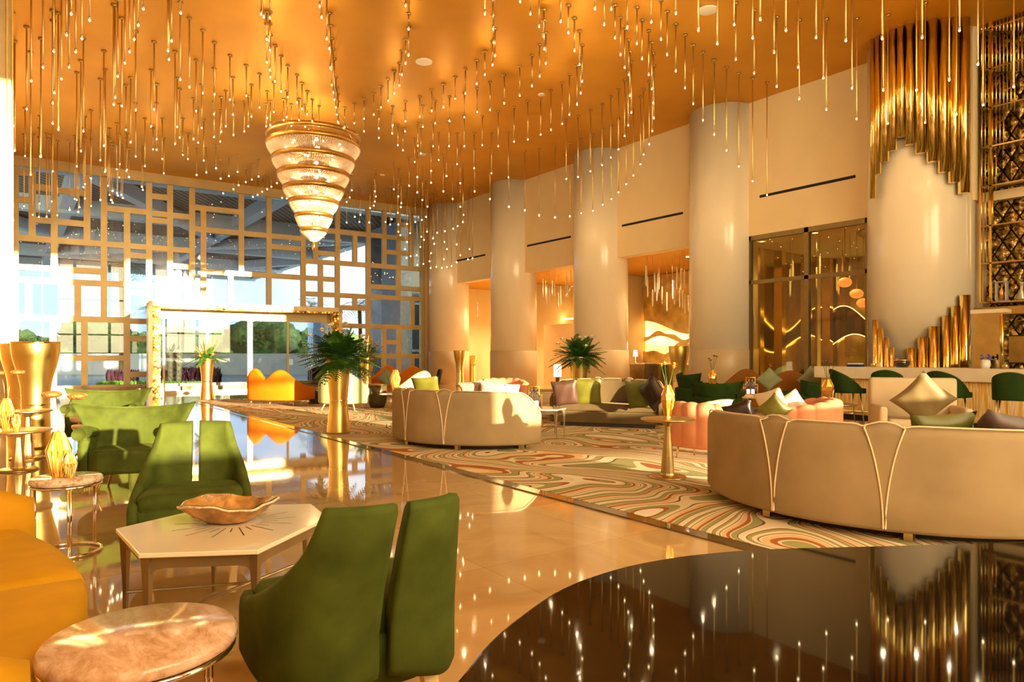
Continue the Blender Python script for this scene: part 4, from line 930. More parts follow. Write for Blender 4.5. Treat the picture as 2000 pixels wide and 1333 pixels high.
# ---- crescent sofa -----------------------------------------------------------
def crescent(cl, cd_, mid, R, half, lab, mm, ht=.80, seat=None, top=None):
    """cl, cd_ = circle centre as lateral/depth, mid = tangent angle of the middle of the back as seen by the camera"""
    c = W(cl, cd_, FZ); face = hd(-math.sin(mid), math.cos(mid))
    o = thing('crescent_sofa', lab, 'sofa', c, face, None); ha = math.radians(half); n = 72; th = .17
    cv = [((R-th/2)*math.sin(-ha+2*ha*i/n), -(R-th/2)*math.cos(-ha+2*ha*i/n)) for i in range(n+1)]
    pl = (-14.5, 14.5)
    def zt(t):
        a = -half+2*half*t; e = max(0, abs(a)-(half-13))/13.; z = ht + .04*(1-(a/half)**2) - (ht-.56)*(e**1.5)
        for q in pl:
            x = abs(a-q); z += .022*math.exp(-(x/3.4)**2) - .022*math.exp(-((x-4.6)/1.3)**2)
        return z
    m = MB(); m.wall(cv, .07, zt, th, nb=4); m.build('backrest', mm, o)
    m = MB()
    for q in pl:
        for s in (-1, 1):
            P = []
            for k in range(14):
                t = k/13; a = math.radians(q + s*(4.3*(1-t)**1.9 + .25)); z0 = zt((math.degrees(a)+half)/(2*half)); z = (z0-.012)*(1-t)+.09*t; P.append(((R+.004)*math.sin(a), -(R+.004)*math.cos(a), z))
            a = math.radians(q+s*4.55); z0 = zt((math.degrees(a)+half)/(2*half)); P = [((R-th*.5)*math.sin(a), -(R-th*.5)*math.cos(a), z0+.003), ((R-.025)*math.sin(a), -(R-.025)*math.cos(a), z0-.012)]+P
            m.tube(P, .0065, 6)
    m.tube([((R-.02)*math.sin(-ha+2*ha*i/n), -(R-.02)*math.cos(-ha+2*ha*i/n), zt(i/n)-.006) for i in range(n+1)], .006, 6)
    m.build('piping', BEIGE_L, o)
    ri = R-th+.01; ha2 = ha-.03; inn = [(ri*math.sin(-ha2+2*ha2*i/30), -ri*math.cos(-ha2+2*ha2*i/30)) for i in range(31)]
    xe, ye = inn[-1]; fr = [(xe*(1-2*i/20), ye+.0 + .22*0 - (1-(1-2*i/20)**2)*(.28)) for i in range(21)]
    yfb = -ri*.43
    fr = [(xe*(1-2*i/20), ye - (1-(1-2*i/20)**2)*max(0, (ye-yfb))) for i in range(1, 20)]
    poly = inn+fr
    MB().prism(poly, .07, .27).build('seat_base', seat or mm, o)
    cen = Vector((0, (ye-ri)/2, 0)); pc = [(x*.985, cen.y+(y-cen.y)*.97) for x, y in poly]
    MB().prism(pc, .275, .42).build('seat_cushion', seat or mm, o, bevel=.035)
    MB().prism([(x*.93, cen.y+(y-cen.y)*.90) for x, y in poly], .0, .08).build('plinth', DARK, o)
    for a in (-ha*.85, -ha*.3, ha*.3, ha*.85): MB().box(-.03, .03, -.03, .03, 0, .08, Matrix.Translation(((R-.12)*math.sin(a), -(R-.12)*math.cos(a), 0))).build('foot', BRASS, o)
    return o
crescent(-.41, 10.89, math.radians(-36), 1.48, 70, 'curved beige velvet sofa with its back to the camera near the middle of the carpet', BEIGE)
crescent(3.48, 6.27, math.radians(-45), 1.62, 68, 'large curved beige velvet sofa in the right foreground seen from behind', BEIGE, .80)
crescent(1.55, 12.05, math.radians(160), 1.25, 62, 'curved taupe sofa facing the camera in front of the leafy plant', TAUPE, .84)

# ---- channel backed pink tub chairs -------------------------------------------
def tub_sofa(loc, rz, lab, R, half, ht=.72, squash=1.):
    o = thing('channel_tub_chair', lab, 'tub chair', loc, rz, 'salmon pink channel tub chairs'); ha = math.radians(half); n = 120; th = .15; nc = int(half*2*R*PI/180/.19)
    cv = [((R-th/2)*math.sin(-ha+2*ha*i/n)*squash, -(R-th/2)*math.cos(-ha+2*ha*i/n)) for i in range(n+1)]
    zt = lambda t: ht - .10*max(0, abs(2*t-1)-.35)/.65
    bul = lambda t: .028*abs(math.sin(PI*t*nc))**.6
    MB().wall(cv, .17, lambda t: zt(t)+.02*abs(math.sin(PI*t*nc))**.6, th, bulge=bul, nb=4).build('backrest', PINK, o)
    m = MB(); ri = R-th*.9
    pts = [(ri*math.sin(-ha+2*ha*i/24)*squash, -ri*math.cos(-ha+2*ha*i/24)) for i in range(25)]; m.prism(pts, .17, .30); m.build('seat_base', PINK, o)
    MB().prism([(x*.97, y*.97+.02) for x, y in pts], .30, .44).build('seat_cushion', PINK, o, bevel=.04)
    for (x, y) in ((-.7, -.45), (.7, -.45), (-.62, .25), (.62, .25)):
        MB().rod((x*R*squash, y*R, .18), (x*R*1.06*squash, y*R*1.08, 0), .018, .009).build('leg', GOLD_P, o)
    return o
tub_sofa(at(1385, 8.75, FZ), hd(.62, .55), 'salmon pink channel tub chair left of the big beige sofa, by the pedestal table', .46, 118, .73)
tub_sofa(at(1553, 9.2, FZ), hd(-.75, .25), 'salmon pink channel tub chair behind the big beige sofa, holding white cushions', .56, 115, .74, 1.15)
tub_sofa(at(975, 13.6, FZ), hd(-.1, -1), 'salmon pink channel tub chair behind the middle beige sofa', .58, 110, .84)
# ---- cloud back sofas ---------------------------------------------------------
def cloud_sofa(loc, rz, lab, mm, hw=.85, ht=.95, flip=1, grp='cloud backed sofas'):
    o = thing('cloud_sofa', lab, 'sofa', loc, rz, grp); n = 60
    cv = smooth_path([(-hw, .45), (-hw, .1), (-hw*.85, -.22), (-hw*.4, -.33), (0, -.35), (hw*.4, -.33), (hw*.85, -.22), (hw, .1), (hw, .45)], 8)
    def zt(t):
        t = t if flip > 0 else 1-t
        return .50 + (ht-.50)*max(math.exp(-((t-.34)/.135)**2)*1.0, math.exp(-((t-.62)/.16)**2)*.93) + .1*math.exp(-((t-.5)/.5)**2)*0
    MB().wall(cv, .15, zt, .14, nb=4).build('backrest', mm, o)
    pts = [(x*.93, y*.9+.02) for x, y in cv]
    MB().prism(pts, .15, .28).build('seat_base', mm, o); MB().prism(pts, .28, .42).build('seat_cushion', mm, o, bevel=.04)
    for (x, y) in ((-hw*.9, .38), (hw*.9, .38), (-hw*.8, -.2), (hw*.8, -.2), (0, -.28)):
        MB().rod((x, y, .16), (x*1.05, y*1.15, 0), .02, .010).build('leg', BRASS, o)
    return o
cloud_sofa(at(541, 18.0, FZ), hd(.28, .96), 'orange cloud backed sofa seen from behind in front of the glass doors', ORANGE, .78, .98)
cloud_sofa(at(778, 22.3, FZ), hd(-.25, -.97), 'rust orange cloud backed sofa beyond the dark drum table', ORANGE, 1.0, 1.0, -1)
cloud_sofa(at(1507, 15.9, FZ), hd(-.35, -.94), 'rust brown cloud backed sofa against the dark framed windows', RUST, 1.2, 1.0, -1)
def egg_chair(loc, rz, lab):
    o = thing('egg_armchair', lab, 'armchair', loc, rz, 'pale mint egg shaped armchairs'); 
    cv = arc(0, 0, .46, PI*.98, PI*2.02, 40)
    zt = lambda t: .48 + .38*math.sin(PI*t)**1.3
    MB().wall([(x*1.05, y*.9) for x, y in cv], .14, zt, .12, nb=4).build('backrest', MINT, o)
    pts = [(x*.88*1.05, y*.8) for x, y in cv]+[(.40, .22), (-.40, .22)]
    MB().prism(pts, .14, .28).build('seat_base', MINT, o); MB().prism(pts, .28, .42).build('seat_cushion', MINT, o, bevel=.04)
    for (x, y) in ((-.3, .15), (.3, .15), (-.3, -.3), (.3, -.3)): MB().rod((x, y, .15), (x*1.2, y*1.2, 0), .018, .01).build('leg', WOOD, o)
    return o
egg_chair(at(672, 16.7, FZ), hd(.12, 1), 'pale mint egg armchair seen from behind, right behind the biggest gold vase').scale = (1.15, 1.1, 1.15)
egg_chair(at(802, 17.6, FZ), hd(-.5, .3), 'pale mint egg armchair beside the tall amber vase, behind the middle beige sofa').scale = (1.05, 1.05, 1.08)

# ---- yellow sofa at left edge --------------------------------------------------
def rb(x0, x1, y0, y1, z0, z1, b=.06, M=None): return MB().box(x0, x1, y0, y1, z0, z1, M, b)
ys = thing('yellow_sofa', 'golden yellow velvet sofa cut off by the left edge', 'sofa', (0, 0, 0), 0)
X0 = -.85
def arm(ya, yb, xf):
    m = MB(); n = 12
    def zt(t): return .88 - .30*t**1.2
    cv = [(X0+(xf-X0)*i/n, (ya+yb)/2) for i in range(n+1)]
    m.wall(cv, .14, zt, abs(yb-ya), nb=4); return m
arm(4.42, 4.60, .085).build('armrest', YELLOW, ys); arm(2.00, 2.20, .03).build('armrest', YELLOW, ys)
m = MB(); m.wall([(X0, 4.6-.0-i*.13) for i in range(21)], .14, .88, .22, nb=4); m.build('backrest', YELLOW, ys)
fx = lambda y: .03 + .21*math.sin(PI*(y-2.2)/2.22)
pts = [(X0+.08, 4.44), (X0+.08, 2.18)]+[(fx(2.2+2.22*i/24), 2.2+2.22*i/24) for i in range(25)]
MB().prism(pts, .14, .31).build('seat_base', YELLOW, ys, bevel=.02)
for (a, b) in ((2.21, 3.30), (3.32, 4.42)):
    pts = [(X0+.08, b), (X0+.08, a)]+[(fx(a+(b-a)*i/12)-.005, a+(b-a)*i/12) for i in range(13)]
    m = MB(); R = [[(X0+.08+(x-X0-.08)*k, (a+b)/2+(y-(a+b)/2)*kk, z) for x, y in pts] for (z, k, kk) in ((.31, .98, .97), (.33, 1., 1.), (.40, 1., 1.), (.435, .985, .97), (.45, .93, .90), (.455, .7, .6))]
    n = len(pts); m.add([q for r in R for q in r], [(j*n+i, j*n+(i+1) % n, (j+1)*n+(i+1) % n, (j+1)*n+i) for j in range(5) for i in range(n)]+[tuple(range(n)), tuple(5*n+i for i in range(n))], True); m.build('seat_cushion', YELLOW, ys)
for y in (2.15, 4.45):
    MB().rod((-.05, y, .15), (-.03, y, 0), .025, .015).build('leg', BRASS, ys); MB().rod((-.8, y, .15), (-.8, y, 0), .025, .015).build('leg', BRASS, ys)

# ---- marble and chrome side tables ----------------------------------------------
def drum_table(px, d, r, h, lab, mm):
    p = at(px, d); o = thing('round_side_table', lab, 'side table', p, 0, 'round marble tables with metal frames')
    MB().lathe([(r-.012, h-.045), (r, h-.035), (r, h-.012), (r-.012, h), (.001, h)], 64).build('marble_top', mm, o)
    m = MB(); m.tube(arc(0, 0, r-.012, 0, 2*PI, 48)[:-1], .009, 8, True); 
    for v in range(len(m.v)): m.v[v] = (m.v[v][0], m.v[v][1], m.v[v][2]+h-.054)
    m.build('upper_ring', CHROME, o)
    m = MB(); m.tube([(x, y, .012) for x, y in arc(0, 0, r-.012, 0, 2*PI, 48)[:-1]], .011, 8, True); m.build('base_ring', CHROME, o)
    for k in range(3):
        a = .55+k*2*PI/3; m = MB()
        for e in (-.04, .04): m.rod(((r-.012)*math.cos(a+e), (r-.012)*math.sin(a+e), .012), ((r-.012)*math.cos(a+e), (r-.012)*math.sin(a+e), h-.05), .007)
        m.build('leg', CHROME, o)
    return p, h
drum_table(276, 2.08, .272, .50, 'round rose marble side table with chrome frame in the near left foreground', ROSE)
pm, hm = drum_table(130, 4.65, .215, .52, 'round pale marble side table with chrome frame carrying ribbed amber vases', WMARB)

# ---- hexagonal table --------------------------------------------------------------
def hex_table(c, rz, R, sy, h, lab, apron=.10, star=True):
    o = thing('hexagonal_table', lab, 'coffee table', c, rz, None); P = [(R*math.cos(k*PI/3), R*sy*math.sin(k*PI/3)) for k in range(6)]
    return o, P
hx = [(-1.98, 3.41), (-1.63, 2.98), (-1.13, 3.04), (-.99, 3.66), (-1.17, 3.98), (-1.72, 3.92)]
hc = W(-1.44, 3.50); HP = [W(a, b)-hc for a, b in hx]
TOPM = mat('ivory lacquer table top', (.84, .70, .50), .12, 0., var=.05, vscale=3, coat=.5)
def hexa(c, P, h, lab, star):
    o = thing('hexagonal_table', lab, 'coffee table', c, 0, 'hexagonal coffee tables with gold legs')
    P = [Vector((p[0], p[1])) for p in P]
    MB().prism([(p.x, p.y) for p in P], h-.022, h).build('table_top', TOPM, o, bevel=.004)
    m = MB(); Q = [p*.93 for p in P]; n = len(Q)
    for i in range(n):
        a, b = Q[i], Q[(i+1) % n]; ns = 12; d = (b-a); nn = Vector((-d.y, d.x)).normalized()*.018
        if nn.dot((a+b)/2) > 0: nn = -nn
        for k in range(ns):
            t0, t1 = k/ns, (k+1)/ns
            f = lambda t: h-.022-(.055 + .05*max(0, (abs(2*t-1)-.72)/.28)**2)
            p0, p1 = a+d*t0, a+d*t1; q0, q1 = p0+nn, p1+nn
            m.add([(p0.x, p0.y, h-.022), (p1.x, p1.y, h-.022), (p1.x, p1.y, f(t1)), (p0.x, p0.y, f(t0)), (q0.x, q0.y, h-.022), (q1.x, q1.y, h-.022), (q1.x, q1.y, f(t1)), (q0.x, q0.y, f(t0))], [(0, 1, 2, 3), (7, 6, 5, 4), (3, 2, 6, 7)])
    m.build('apron', CHAMP, o)
    for q in Q:
        u = q*.985; MB().lathe([(.012, 0), (.014, h*.4), (.026, h-.06), (.03, h-.023)], 4, (u.x, u.y, 0), smooth=False).build('leg', CHAMP, o)
    m = MB(); m.tube([(Q[0].x, Q[0].y, .16), (Q[3].x, Q[3].y, .16)], .008, 6); m.tube([(Q[1].x, Q[1].y, .16), (Q[4].x, Q[4].y, .16)], .008, 6); m.build('stretcher', CHAMP, o)
    if star:
        m = MB()
        for k in range(26):
            a = 2*PI*k/26; r0 = .13; r1 = .30 if k % 2 else .21; d = Vector((math.cos(a), math.sin(a), 0)); s = Vector((-d.y, d.x, 0))*.0028
            c0 = Vector((.03, .03, h+.0006)); m.add([c0+d*r0-s, c0+d*r0+s, c0+d*r1+s, c0+d*r1-s], [(0, 1, 2, 3)])
        m.build('starburst_inlay', DARK, o)
    return o
hexa(hc, HP, .48, 'ivory hexagonal coffee table with starburst inlay holding the stone bowl', True)
q = at(1062, 11.1, FZ); hexa(q, [W(a, b)-W(0, 0) for a, b in ((-.36, .1), (-.24, -.32), (.2, -.38), (.36, -.05), (.22, .34), (-.22, .36))], .47, 'small ivory hexagonal table with a glass lantern beside the middle beige sofa', False)
# bowl
bc = W(-1.475, 3.55, .48)
o = thing('stone_bowl', 'rough edged orange petrified wood bowl on the ivory hexagonal table', 'bowl', bc, -YAW)
def edge(a): return 1+.07*math.sin(2*a+.4)+.03*math.sin(5*a)+.012*math.sin(9*a+1)
def bw(u, v, off=0.):
    a = 2*PI*u; r = (.085+.125*v**.8)*edge(a)**v - off; return Vector((r*1.12*math.cos(a), r*.86*math.sin(a), .005+off + (.095+.014*math.sin(3*a+1)+.003*math.sin(11*a))*v**1.25))
m = MB(); m.grid(lambda u, v: bw(u, v), 60, 10, cu=True); m.grid(lambda u, v: bw(u, 1-v, .012*(1-.3*(1-v))), 60, 10, cu=True)
m.add([bw(i/60, 0) for i in range(60)], [tuple(reversed(range(60)))]); m.add([bw(i/60, 0, .012) for i in range(60)], [tuple(range(60))])
m.build('shell', mat('petrified wood', (.34, .16, .04), .25, 0., var=.6, vscale=13, bump=.3, bscale=30), o)
m = MB().tube([bw(i/60, 1)+Vector((0, 0, .001)) for i in range(60)], .006, 6, True); m.build('rim', mat('pale bark rim', (.62, .48, .32), .6, 0., var=.4, vscale=40), o)

# ---- pedestal tables ----------------------------------------------------------------
def pedestal(p, r, h, lab, rb_=.2, mm=BRASS, grp='gold pedestal tables'):
    o = thing('pedestal_table', lab, 'pedestal table', p, 0, grp)
    MB().lathe([(r-.03, h-.03), (r, h-.018), (r, h-.006), (r-.01, h), (.001, h)], 48).build('table_top', mm, o)
    MB().lathe([(.085, .03), (.075, .05), (.062, h*.36), (.060, h*.365), (.045, h*.62), (.036, h-.09), (.075, h-.03)], 12, smooth=False).build('stem', mm, o)
    MB().lathe([(rb_, 0), (rb_, .012), (rb_-.02, .025), (.09, .032)], 40).build('base', BRASS_D, o); return o
pt3 = at(1304, 7.43, FZ); pedestal(pt3, .29, .645, 'gold pedestal table left of the big beige sofa carrying an amber geometric vase', mm=BRASS_D)
pT1 = at(36, 7.95); pedestal(pT1, .335, .475, 'lower gold pedestal table at the left edge with two ribbed vases')
pT2 = at(54, 8.85); pedestal(pT2, .28, .63, 'taller gold pedestal table behind the lower one at the left edge')
pT4 = at(1640, 11.3, FZ); pedestal(pT4, .27, .52, 'gold pedestal table between the pink tub chair and the bar stools')
pT5 = at(1962, 8.2, FZ); pedestal(pT5, .44, .55, 'wide gold round table at the right edge in front of the bar', .25)
# nested tan tables behind the light green chair
for k, (px, d, h, r) in enumerate(((176, 8.6, .47, .20), (166, 8.95, .54, .17))):
    o = thing('nesting_table', ['tan round topped table with curved legs beside the sunlit wing chair', 'slightly taller tan round table nested behind the other one'][k], 'side table', at(px, d), 0, 'tan nesting tables')
    MB().lathe([(r-.02, h-.07), (r-.01, h-.05), (r, h-.03), (r, h-.008), (r-.01, h), (.001, h)], 32).build('table_top', STONE_T, o)
    for q in range(3):
        a = q*2*PI/3+.4; MB().tube(smooth_path([(r*.45*math.cos(a), r*.45*math.sin(a), h-.06), (r*.6*math.cos(a), r*.6*math.sin(a), h*.5), (r*.35*math.cos(a), r*.35*math.sin(a), .12), (r*.85*math.cos(a), r*.85*math.sin(a), .01)], 5), .012, 6).build('leg', BRASS, o)
# drum table, dark cube, white table
o = thing('drum_table', 'dark barrel shaped drum table right of the biggest gold vase', 'drum table', at(737, 17.2, FZ))
MB().lathe([(.17, 0), (.235, .16), (.245, .4), (.23, .575), (.001, .58)], 40).build('barrel', mat('dark bronze wood', (.09, .06, .022), .35, .2, var=.4, vscale=4, stretch=(1, 1, 8)), o); MB().lathe([(.236, .56), (.24, .585), (.22, .59), (.001, .59)], 40).build('rim_top', BRASS_D, o)
o = thing('cube_table', 'small black cube table between the orange sofa and mint armchair', 'side table', at(615, 18.6, FZ), -.4)
MB().box(-.15, .15, -.15, .15, .0, .38).build('body', DARK, o); MB().box(-.17, .17, -.17, .17, .38, .40).build('table_top', GREYB, o)
o = thing('white_side_table', 'small white topped table under the tall amber vase', 'side table', at(764, 16.3, FZ))
MB().lathe([(.27, .38), (.28, .39), (.28, .41), (.001, .415)], 32).build('table_top', WHT, o); MB().rod((0, 0, .02), (0, 0, .38), .03).build('stem', BRASS, o); MB().lathe([(.16, 0), (.16, .02), (.001, .03)], 24).build('base', BRASS_D, o)
# dark side table by the drum + brown chair
o = thing('leather_chair', 'dark brown leather chair near the first column', 'chair', at(843, 19.8, FZ), hd(-.95, .1))
def lf(u, v): x = u*2-1; return Vector((x*.24, -.18-.12*v+.05*x*x, .42+.5*v))
panel(lf, .07).build('backrest', LEATH, o); MB().box(-.27, .27, -.2, .42, .34, .45, b=.05).build('seat', LEATH, o)
for (x, y) in ((-.2, .3), (.2, .3), (-.2, -.15), (.2, -.15)): MB().rod((x, y, .35), (x*1.2, y*1.2, 0), .018, .01).build('leg', BRASS, o)
o = thing('console_table', 'low gold framed table standing behind the middle beige sofa', 'table', at(1060, 14.4, FZ), hd(.1, 1))
MB().box(-.5, .5, -.2, .2, .56, .6).build('table_top', BRASS_D, o)
for x in (-.42, .42): MB().box(x-.05, x+.05, -.15, .15, 0, .56).build('leg', BRASS, o)
o = thing('lantern_table', 'gold edged square table in front of the rust cloud sofa', 'coffee table', at(1480, 13.7, FZ), hd(.35, .94))
MB().box(-.42, .42, -.3, .3, .50, .54).build('table_top', TOPM, o); MB().box(-.43, .43, -.31, .31, .47, .50).build('apron', GOLD, o)
for x in (-.38, .38):
    for y in (-.26, .26): MB().box(x-.02, x+.02, y-.02, y+.02, 0, .47).build('leg', BRASS, o)
def lantern(p, s, lab, rz=0.):
    o = thing('glass_lantern', lab, 'lantern', p, rz, 'gold framed glass tube lanterns'); n = 9
    MB().box(-.16*s, .16*s, -.08*s, .08*s, 0, .02).build('base', GOLD_P, o)
    for k in range(n):
        x = (-.14+.28*k/(n-1))*s; h = (.40-.22*abs(k-(n-1)/2)/((n-1)/2))*s*1.0
        MB().lathe([(.020*s, .02), (.020*s, h)], 10, (x, 0, 0)).build('glass_tube', CRYST, o)
    m = MB(); P = [(-.16, .02), (-.16, .24), (-.10, .24), (-.10, .40), (.10, .40), (.10, .24), (.16, .24), (.16, .02)]
    for y in (-.07, .07): m.tube([(x*s, y*s, z*s) for x, z in P], .006, 6)
    m.build('frame', GOLD_P, o)
    m = MB()
    for x in (-.05, .05): m.lathe([(.03*s, .02), (.03*s, .12*s)], 10, (x*s, 0, 0))
    m.build('candles', SHADE, o); return o
p = at(1043, 11.25, FZ+.47); lantern(p, .85, 'gold and glass tube lantern on the small ivory hexagonal table', hd(.1, 1))
p = at(1466, 13.6, FZ+.54); lantern(p, .85, 'gold and glass tube lantern on the square table before the rust sofa', hd(.35, .94))

# ---- ribbed amber vases + wire pods -----------------------------------------------------
def ribbed(p, h, r, lab, n=14):
    o = thing('ribbed_vase', lab, 'vase', p, rnd.random(), 'amber ribbed vases')
    fn = lambda a, z: 1.0 if abs(math.sin(n*a/2)) < .5 else .90
    N = n*2; prof = [(r*.46, 0), (r*.48, h*.02), (r, h*.59), (r, h*.61), (r*.42, h*.985), (r*.42, h)]
    MB().lathe(prof, N, fn=lambda a, z: 1.0 if int(round(a/(2*PI)*N)) % 2 else .84, smooth=False).build('body', AMBER, o)
    m = MB()
    for k in range(n):
        a = 2*PI*(2*k+1)/N; m.tube([(R_*1.01*math.cos(a), R_*1.01*math.sin(a), z) for R_, z in prof[1:]], .0035*(h/.35)**.5, 4)
    m.build('ribs', GOLD_P, o); return o
def pods(p, z, hs, lab, s=.07, mm=None):
    for k, (dx, h, tip) in enumerate(hs):
        o = thing('wire_pod_stem', lab[k], 'dried stem', (p.x, p.y, z), -YAW, 'wire pod stems in the amber vases')
        MB().tube([(dx*.1, 0, -.1), (dx*.4, .0, h*.5), (dx, 0, h)], .0035, 5).build('stem', BRASS_D, o)
        m = MB(); m.ball((dx+tip*s*.5, 0, h), s, 12, 8, .42); 
        for q in range(6): m.tube([(dx+tip*s*.5+s*1.02*math.cos(t)*math.cos(q*PI/6), s*1.02*math.cos(t)*math.sin(q*PI/6), h+s*.39*math.sin(t)) for t in [2*PI*i/16 for i in range(16)]], .0025, 4, True)
        m.build('pod', POD, o)
v1 = at(114, 4.62, hm); ribbed(v1, .31, .077, 'large ribbed amber vase on the pale marble table')
v2 = at(137, 4.58, hm); ribbed(v2, .17, .042, 'small ribbed amber vase beside the large one on the pale marble table')
pods(v1, hm+.30, [(-.015, .26, -1), (.10, .25, 1)], ['left wire pod stem in the large vase on the pale marble table', 'right wire pod stem in the large vase on the pale marble table'], .058)
v3 = at(12, 7.9, .475); ribbed(v3, .37, .085, 'large ribbed amber vase on the lower gold pedestal table at the left edge')
v4 = at(32, 7.75, .475); ribbed(v4, .20, .048, 'small ribbed amber vase on the lower gold pedestal table at the left edge')
pods(v3, .475+.36, [(-.06, .30, -1), (.10, .31, 1)], ['left wire pod stem in the vase at the left edge', 'right wire pod stem in the vase at the left edge'], .07)
def geo_vase(p, h, r, lab, flowers=None):
    o = thing('geometric_vase', lab, 'vase', p, rnd.random(), 'faceted amber vases')
    prof = [(r*.55, 0), (r*.5, h*.06), (r*1., h*.55), (r*.95, h*.66), (r*.95, h*.70), (r*.45, h*.97), (r*.48, h)]
    MB().lathe(prof, 7, smooth=False).build('body', AMBER, o)
    m = MB()
    for k in range(7):
        a = 2*PI*k/7; m.tube([(R_*math.cos(a), R_*math.sin(a), z) for R_, z in prof], .005, 4)
    m.build('edges', GOLD_P, o)
    if flowers:
        f = thing('dried_flower_stems', flowers, 'dried flowers', (p.x, p.y, p.z+h-.08), 0, 'thin flower stems in the faceted vases'); m = MB(); m2 = MB()
        for k in range(4 if r > .06 else 3):
            a = k*1.7; e = .06+.04*rnd.random(); hh = h*rnd.uniform(.65, .95); m.tube([(0, 0, 0), (e*.5*math.cos(a), e*.5*math.sin(a), hh*.5), (e*math.cos(a), e*math.sin(a), hh)], .004, 4); blossom(m2, (e*math.cos(a), e*math.sin(a), hh), .055)
        m.build('stems', LEAF, f); m2.build('blossoms', PETAL_O if 'orange' in flowers else mat('brown seed head', (.22, .08, .03), .7), f)
    return o
geo_vase(Vector((pt3.x, pt3.y, FZ+.645)), .36, .075, 'faceted amber vase on the pedestal table left of the big beige sofa', 'orange flowers in the faceted vase on the pedestal table')
geo_vase(at(1616, 11.2, FZ+.52), .42, .10, 'faceted amber vase on the pedestal table before the bar stools', 'brown flower stems above the faceted vase by the bar')
geo_vase(at(1391, 14.9, FZ+.60), .40, .09, 'faceted amber vase standing behind the dark green wing chairs', 'brown flower stems against the column left of the dark framed windows')
o = thing('plinth_table', 'small gold table hidden behind the dark green wing chairs', 'side table', at(1391, 14.9, FZ)); MB().lathe([(.22, .56), (.22, .6), (.001, .6)], 24).build('table_top', BRASS, o); MB().rod((0, 0, .0), (0, 0, .56), .04).build('stem', BRASS, o)
p = at(772, 16.3, FZ+.415); ribbed(p, .56, .125, 'tall ribbed amber vase on the small white table near the mint armchair')

# ---- bar stools --------------------------------------------------------------------------
def stool(px, rz, lab, x=13.0):
    y, _ = hits_x(px, 760, x); o = thing('bar_stool', lab, 'bar stool', (x, y, FZ), rz, 'dark green bar stools along the bar')
    cv = smooth_path([(-.25, .24), (-.255, .05), (-.22, -.14), (-.10, -.21), (.10, -.21), (.22, -.14), (.255, .05), (.25, .24)], 6)
    zt = lambda t: .70 + .36*max(0, math.sin(PI*min(1, max(0, (t-.06)/.88))))**.8
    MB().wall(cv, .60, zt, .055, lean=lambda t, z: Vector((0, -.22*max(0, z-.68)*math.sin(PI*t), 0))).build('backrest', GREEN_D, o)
    MB().box(-.235, .235, -.19, .25, .60, .70, b=.04).build('seat', GREEN_D, o)
    for sx_, sy_ in ((-1, 1), (1, 1), (-1, -1), (1, -1)):
        MB().rod((sx_*.19, sy_*.17, .61), (sx_*.235, sy_*.22, 0), .017, .012).build('leg', BRASS, o)
    m = MB(); P = [(-.222, -.205, .22), (.222, -.205, .22), (.222, .205, .22), (-.222, .205, .22)]; m.tube(P, .009, 6, True); m.build('footrest', GOLD_P, o)
    m = MB(); m.tube([(sx_, -.205-.055, .99) for sx_ in (-.12, -.06, 0, .06, .12)], .008, 5); m.build('back_trim', BRASS, o)
    return o
stool(1655, -PI/2-.75, 'dark green bar stool at the left end of the bar, turned sideways'); stool(1735, -PI/2+.25, 'dark green bar stool left of the beige armchair')
stool(1850, -PI/2-.2, 'dark green bar stool half hidden behind the beige armchair'); stool(1978, -PI/2+.2, 'dark green bar stool at the right edge of the picture')

# ---- beige armchair -------------------------------------------------------------------
pa = at(1792, 9.6, FZ); ra = hd(-.32, -.95)
o = thing('cream_armchair', 'cream box armchair in front of the bar with a big bronze cushion', 'armchair', pa, ra)
MB().box(-.56, .56, -.46, -.26, .10, 1.0, b=.05).build('backrest', CREAM_F, o)
for s in (-1, 1): MB().box(s*.56-.11 if s > 0 else -.56, .56 if s > 0 else -.45, -.30, .46, .10, .62, b=.04).build('armrest', CREAM_F, o)
MB().box(-.45, .45, -.28, .44, .10, .30, b=.03).build('seat_base', CREAM_F, o); MB().box(-.445, .445, -.26, .46, .30, .45, b=.05).build('seat_cushion', CREAM_F, o)
for x in (-.48, .48):
    for y in (-.38, .38): MB().box(x-.03, x+.03, y-.03, y+.03, 0, .10).build('foot', BRASS, o)

# ---- cushions --------------------------------------------------------------------------
cz = lambda px, py, d: at(px, d, zat(py, d))
cushion(cz(1803, 781, 9.2), ra, .25, .58, .16, TAN_S, 'large bronze satin cushion standing on its corner in the cream armchair', PI/4+.05)
cushion(cz(1838, 857, 5.3), hd(-.2, -1), .45, .46, .16, OLIVE_S, 'olive green cushion peeking over the big beige sofa', .1)
cushion(cz(1950, 868, 5.15), hd(.15, -1), .5, .56, .18, MAUVE, 'dark brown satin cushion peeking over the big beige sofa at the right edge', -.15)
cushion(cz(1447, 812, 6.9), hd(-.3, -.95), .35, .30, .14, LEATH, 'black leather cushion peeking over the left end of the big beige sofa', .35)
cushion(cz(1512, 800, 8.6), hd(-.3, -.9), .3, .32, .12, OLIVE_S, 'small olive cushion in front of the pink tub chair with white cushions', PI/4)
cushion(cz(1510, 792, 9.1), hd(-.6, -.5), .35, .44, .14, WHITE_C, 'sunlit white cushion lying left in the pink tub chair', .3)
cushion(cz(1545, 795, 9.2), hd(-.3, -.9), .4, .40, .14, WHITE_C, 'sunlit white cushion lying right in the pink tub chair', .6)
cushion(cz(1395, 802, 8.75), hd(.3, -.9), .9, .42, .14, WHITE_C, 'pale cushion on the seat of the left pink tub chair', .2)
cushion(cz(1104, 768, 12.75), hd(-.1, -1), .22, .50, .18, MAUVE, 'mauve brown cushion at the left end of the taupe sofa', .12)
